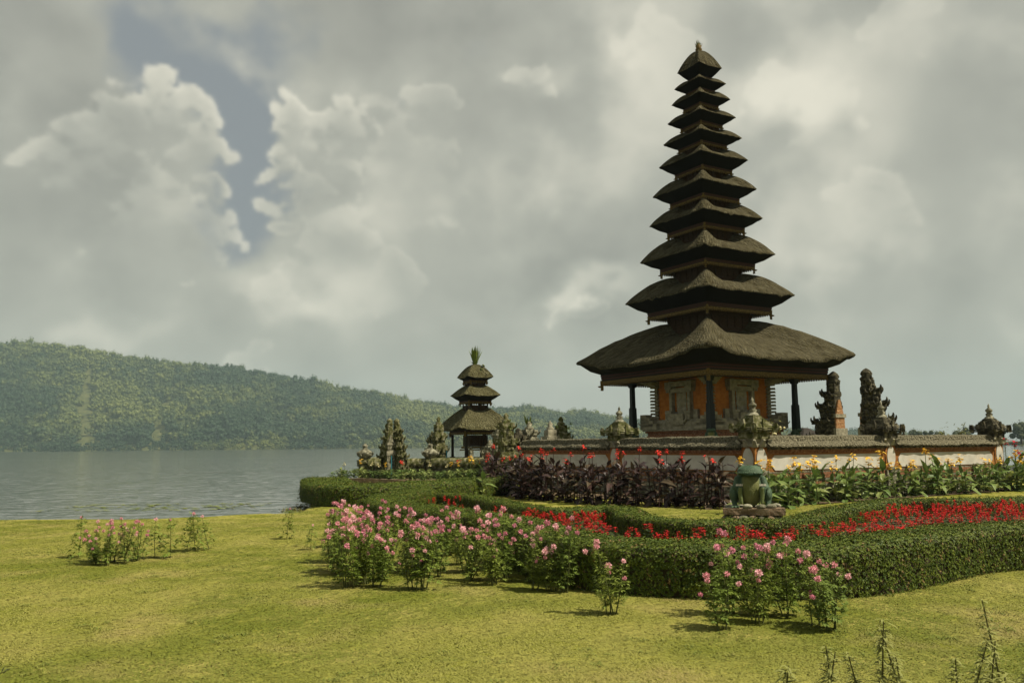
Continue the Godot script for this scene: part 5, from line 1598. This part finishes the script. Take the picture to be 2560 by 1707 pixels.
func make_cleomes() -> void:
	var heads := []
	for k in 3:
		var mb := MB.new()
		for j in 84:
			var d := Vector3(rng.randfn(), rng.randfn() * .8 + .15, rng.randfn()).normalized()
			mb.leaf(d * rng.randf_range(.012, .038), (d + Vector3(rng.randfn(), rng.randfn(), rng.randfn()) * .3).normalized(), Vector3(rng.randfn(), rng.randfn(), rng.randfn()), rng.randf_range(.018, .030), .017, .15, .3)
		for j in 14:
			var d := Vector3(rng.randfn(), rng.randfn() * .4 + .1, rng.randfn()).normalized()
			var s := d.cross(Vector3.UP).normalized() * .0012
			mb.tri(d * .03 - s, d * .03 + s, d * rng.randf_range(.075, .10))
		heads.append(mb.mesh())
	var pinks := [leafy(Color(.66, .30, .35), .6, .3), leafy(Color(.74, .43, .47), .6, .3), leafy(Color(.58, .23, .31), .6, .3)]
	var greens := [leafy(Color(.120, .165, .026), .6, .6), leafy(Color(.150, .190, .034), .6, .6), leafy(Color(.100, .142, .024), .6, .6)]
	var protos := []
	for v in 8:
		var t := Node3D.new()
		t.name = "cleome_plant"
		var stems := MB.new(); var lv := MB.new()
		var tops := []
		for s in (4 if v < 6 else 1):
			var b := Vector3(rng.randfn() * .05, 0, rng.randfn() * .05)
			var an := rng.randf() * TAU
			var top := b + Vector3(cos(an) * rng.randf_range(.04, .27), rng.randf_range(.58, 1.0), sin(an) * rng.randf_range(.04, .27))
			var mid := b.lerp(top, .5) + Vector3(-.02, 0, .02)
			stems.tube([b, mid, top], [.010, .007, .004], 5)
			tops.append(top)
			for k in (48 if v < 6 else 70):
				var f := rng.randf_range(.12, .92)
				var p := b.lerp(mid, f * 2.0) if f < .5 else mid.lerp(top, f * 2.0 - 1.0)
				var a2 := rng.randf() * TAU
				var reach := lerpf(.12, .05, f) * rng.randf_range(.5, 1.25) * (1.0 if v < 6 else 1.7)
				var d := Vector3(cos(a2), rng.randf_range(-.25, .95), sin(a2)).normalized()
				var e := p + d * reach
				var sdv := d.cross(Vector3.UP).normalized() * .0018
				lv.tri(p - sdv, p + sdv, e)
				for j in 5:      # five leaflets fan out at the end
					var w := (j - 2) * .62
					var dd := (d * cos(w) + d.cross(Vector3.UP).normalized() * sin(w) + Vector3(0, rng.randf_range(-.75, .25), 0)).normalized()
					var ln := reach * rng.randf_range(.55, .8) * (1.0 - .12 * absf(j - 2)) + .018
					var ss := dd.cross(Vector3.UP).normalized() * ln * .2
					lv.tri(e, e + dd * ln * .5 + ss + Vector3(0, .004, 0), e + dd * ln); lv.tri(e, e + dd * ln, e + dd * ln * .5 - ss + Vector3(0, .004, 0))
		obj("stem", stems.mesh(), M.stem, t)
		var fo := obj("foliage", lv.mesh(), greens[v % 3], t)
		var n := 0
		for tp in tops:
			for k in (2 if v < 6 and n < 3 else 1):
				if v < 6 and rng.randf() < .12: continue
				var o := obj("flower_head", heads[rng.randi() % 3], pinks[rng.randi() % 3], t)
				o.position = tp + (Vector3(rng.randfn() * .09, -rng.randf_range(.05, .24), rng.randfn() * .09) if k > 0 else Vector3.ZERO)
				o.rotation.y = rng.randf() * TAU
				o.scale = Vector3.ONE * rng.randf_range(.72, 1.05) * (.8 if k > 0 else 1.0)
			n += 1
		protos.append(t)
	var put := func(q: Vector2, h: float, v: int, label: String, group: String) -> void:
		copy(protos[v], Vector3(q.x, 0, -q.y), rng.randf() * TAU, h, label, group, "cleome_plant").set_meta("category", "cleome")
		var last := get_child(get_child_count() - 1) as Node3D
		last.rotation.x = rng.randfn() * .09; last.rotation.z = rng.randfn() * .09
	var front := [Vector2(-1.98, 10.42), Vector2(-1.81, 10.62), Vector2(-1.62, 10.4), Vector2(-1.64, 10.95), Vector2(-1.19, 10.24), Vector2(-.95, 11.21), Vector2(-.55, 10.85), Vector2(-.24, 10.45), Vector2(-.1, 11.0), Vector2(.16, 10.7), Vector2(.42, 10.0), Vector2(.58, 9.95), Vector2(-2.3, 11.4), Vector2(-2.15, 12.2), Vector2(-2.75, 13.6), Vector2(-2.95, 14.6), Vector2(-3.15, 15.7), Vector2(-2.7, 15.2), Vector2(-2.4, 14.0), Vector2(-1.75, 12.0), Vector2(-1.45, 13.2), Vector2(-1.2, 12.1), Vector2(-.75, 12.3), Vector2(-.35, 11.7), Vector2(-1.0, 13.3), Vector2(-1.9, 13.9), Vector2(-1.55, 14.6), Vector2(-2.2, 15.2), Vector2(-.62, 11.5), Vector2(-2.6, 12.6), Vector2(-.1, 11.9), Vector2(-1.35, 11.5), Vector2(-2.9, 16.6)]
	for i in 22:
		var q: Vector2 = front[(i * 7 + 3) % front.size()] + Vector2(rng.randf_range(-.32, .32), rng.randf_range(-.1, .5))
		if path_distance(outer, q) > .62: front.append(q)
	for i in front.size():
		put.call(front[i], (rng.randf_range(.56, .74) if front[i].y > 13.0 else rng.randf_range(.66, .86)), i % 6, "pink cleome plant in the big clump before hedge's rounded end", "pink cleomes in the big clump")
	var right := [Vector2(1.84, 7.84), Vector2(2.12, 8.55), Vector2(2.24, 8.1), Vector2(2.37, 8.44), Vector2(2.62, 8.43), Vector2(2.77, 8.06), Vector2(2.8, 7.8), Vector2(2.5, 8.75)]
	for i in right.size():
		put.call(right[i], rng.randf_range(.62, .82), (i + 2) % 6, "pink cleome plant in the small clump in front of long hedge", "pink cleomes in the small clump")
	put.call(Vector2(.95, 8.62), .72, 4, "pink cleome standing alone between the two clumps before the hedge", "")
	var left := [Vector2(-6.73, 13.49), Vector2(-6.19, 12.86), Vector2(-6.05, 12.66), Vector2(-5.88, 12.54), Vector2(-5.95, 12.95), Vector2(-5.72, 12.75), Vector2(-5.66, 13.05), Vector2(-5.47, 13.31), Vector2(-5.26, 13.4), Vector2(-5.30, 14.1), Vector2(-5.18, 14.2), Vector2(-5.05, 14.4)]
	for i in left.size():
		put.call(left[i], rng.randf_range(.56, .66), i % 6 if i > 0 and i < 7 else 6 + i % 2, "small pink cleome standing out on the open lawn toward the lake", "small pink cleomes on the open lawn")
	put.call(Vector2(-4.11, 15.85), .54, 6, "thin pink cleome on the lawn between lake and big clump, the nearer the water", "")
	put.call(Vector2(-3.3, 14.3), .42, 7, "short thin cleome on the lawn just beside the big clump", "")
	for t in protos: t.free()

func make_weeds() -> void:
	var wl := leafy(Color(.19, .20, .06), .7, .6)
	var ws := plain(Color(.12, .115, .045), .8)
	var base := [[1.30, 4.55, .10, .58], [1.52, 4.6, .14, .64], [1.66, 4.65, -.03, .66], [1.84, 4.6, .08, .82], [2.10, 4.7, -.16, .76], [2.16, 4.5, .24, .72], [2.30, 4.4, .12, .55], [2.40, 4.65, .12, .68], [2.70, 4.9, -.1, .86], [.56, 4.6, .06, .48], [1.42, 4.4, -.06, .5], [1.95, 4.35, .1, .52], [2.55, 4.5, .05, .6], [1.72, 4.5, .12, .5], [2.0, 4.55, -.05, .62], [2.25, 4.6, .03, .6], [1.2, 4.45, .05, .42], [2.62, 4.7, .14, .66], [1.88, 4.75, -.1, .6]]
	for i in base.size():
		var e: Array = base[i]
		var T := thing("weed_stalk", "tall thin dark weed stalk with narrow leaves rising from the lawn", "weed", Vector3(e[0], 0, -e[1]), 0, "weed stalks in the lawn")
		var s := MB.new(); var l := MB.new()
		var top := Vector3(e[2], e[3] * .90, .02)
		s.tube([Vector3.ZERO, top * .5 + Vector3(.015, 0, 0), top], [.008, .006, .003], 5)
		part("stem", s, ws, T)
		var dense := i in [3, 0, 6]
		for k in (200 if dense else 150):
			var f := rng.randf_range(.25, 1.0)
			var an := rng.randf() * TAU
			l.leaf(top * f, Vector3(cos(an), rng.randf_range(-.1, .7), sin(an)), Vector3.UP, rng.randf_range(.03, .08) if dense else rng.randf_range(.06, .17) * (1.25 - f), .014, .15, .5)
		part("leaves", l, wl, T)
	var t2 := thing("weed_sprig", "small dark twiggy sprig at the edge of open lawn", "weed", Vector3(-3.85, 0, -6.35))
	var sb := MB.new(); var lb := MB.new()
	for k in 4:
		var tip := Vector3(.05 + k * .07, .20 - .03 * k, .02 * k)
		sb.tube([Vector3(-.05, 0, 0), tip * .5, tip], [.005, .004, .002], 5)
		for j in 9: lb.leaf(tip * rng.randf_range(.3, 1.0), Vector3(rng.randfn(), rng.randf(), rng.randfn()), Vector3.UP, .05, .012)
	part("stem", sb, ws, t2); part("leaves", lb, plain(Color(.04, .05, .018)), t2)
	# plants floating on the lake and tufts along its edge
	var pad := MB.new()
	for k in 7:
		var an := TAU * k / 7.0
		pad.tri(Vector3.ZERO, Vector3(cos(an), .05, sin(an)) * .09, Vector3(cos(an + .85), .03, sin(an + .85)) * .09)
	var xf := []; var cols := []
	for k in 380:
		var d := 27.5 + rng.randf() * 3.4
		var x := lerpf(-15.5, -8.4, rng.randf())
		if nz.get_noise_2d(x * 16.0, d * 40.0) < .0: continue
		xf.append(Transform3D(Basis(Vector3.UP, rng.randf() * TAU).scaled(Vector3.ONE * rng.randf_range(.5, 1.3)), Vector3(x, -.285, -d)))
		cols.append(Color(.10, .14, .02).lerp(Color(.17, .18, .04), rng.randf()))
	tag(scatter("water_plants", pad.mesh(), M.blade, xf, cols), "scattered green leaves of water plants floating near the shore", "water plants")
	var bt := MB.new()
	for k in 24:
		var an := rng.randf() * TAU
		bt.leaf(Vector3(rng.randfn() * .05, 0, rng.randfn() * .05), Vector3(cos(an) * .7, 1, sin(an) * .7), Vector3.UP, rng.randf_range(.05, .13), .018)
	xf = []; cols = []
	for k in 900:
		var p: Vector2 = land_edge[rng.randi() % 60]
		if p.x > -5.8 or p.x < -22: continue
		xf.append(Transform3D(Basis(Vector3.UP, rng.randf() * TAU).scaled(Vector3.ONE * rng.randf_range(.3, 1.3)), Vector3(p.x + rng.randf_range(-.7, .7), -.16, -p.y - rng.randf_range(-.55, .15))))
		cols.append(Color(.04, .05, .012).lerp(Color(.11, .10, .03), rng.randf()))
	tag(scatter("shore_weeds", bt.mesh(), M.blade, xf, cols), "dark weedy tufts along the lake's near edge", "weeds")

# ---------------------------------------------------------------- build
func _ready() -> void:
	rng.seed = 4711
	nz.seed = 3; nz.frequency = 0.05; nz.fractal_octaves = 3
	var cam := Camera3D.new()
	cam.name = "camera"
	cam.fov = 43.62
	cam.near = 0.1; cam.far = 6000.0
	cam.position = Vector3(0, 1.65, 0)
	cam.basis = Basis(Vector3.RIGHT, deg_to_rad(6.97)) * Basis(Vector3.BACK, deg_to_rad(-0.54))
	add_child(cam)
	cam.current = true
	var we := WorldEnvironment.new()
	we.name = "environment"
	var env := Environment.new()
	env.background_mode = Environment.BG_SKY
	env.tonemap_mode = Environment.TONE_MAPPER_LINEAR
	env.tonemap_exposure = 1.55
	var sky := Sky.new()
	var pm := PanoramaSkyMaterial.new()
	pm.panorama = make_sky()
	pm.energy_multiplier = 0.74
	sky.sky_material = pm
	env.sky = sky
	env.sdfgi_enabled = true; env.ssao_enabled = true; env.ssil_enabled = true
	env.fog_enabled = true
	env.fog_density = 0.00014
	env.fog_light_color = Color(.53, .61, .63)
	we.environment = env
	add_child(we)
	var sun := DirectionalLight3D.new()
	sun.name = "sun"
	sun.light_energy = 1.5
	sun.light_color = Color(1.0, .955, .86)
	sun.light_angular_distance = 1.5
	sun.shadow_enabled = true
	add_child(sun)
	sun.look_at_from_position(Vector3(52, 80, 17), Vector3.ZERO, Vector3.UP)
	make_materials()
	print("materials")
	make_ground()
	print("ground")
	make_hill()
	make_far_trees()
	print("hills")
	make_pagoda()
	make_shrine()
	make_temple()
	print("temple")
	make_hedges()
	print("hedges")
	make_frog()
	make_cannas()
	make_cleomes()
	make_weeds()
	print("done")
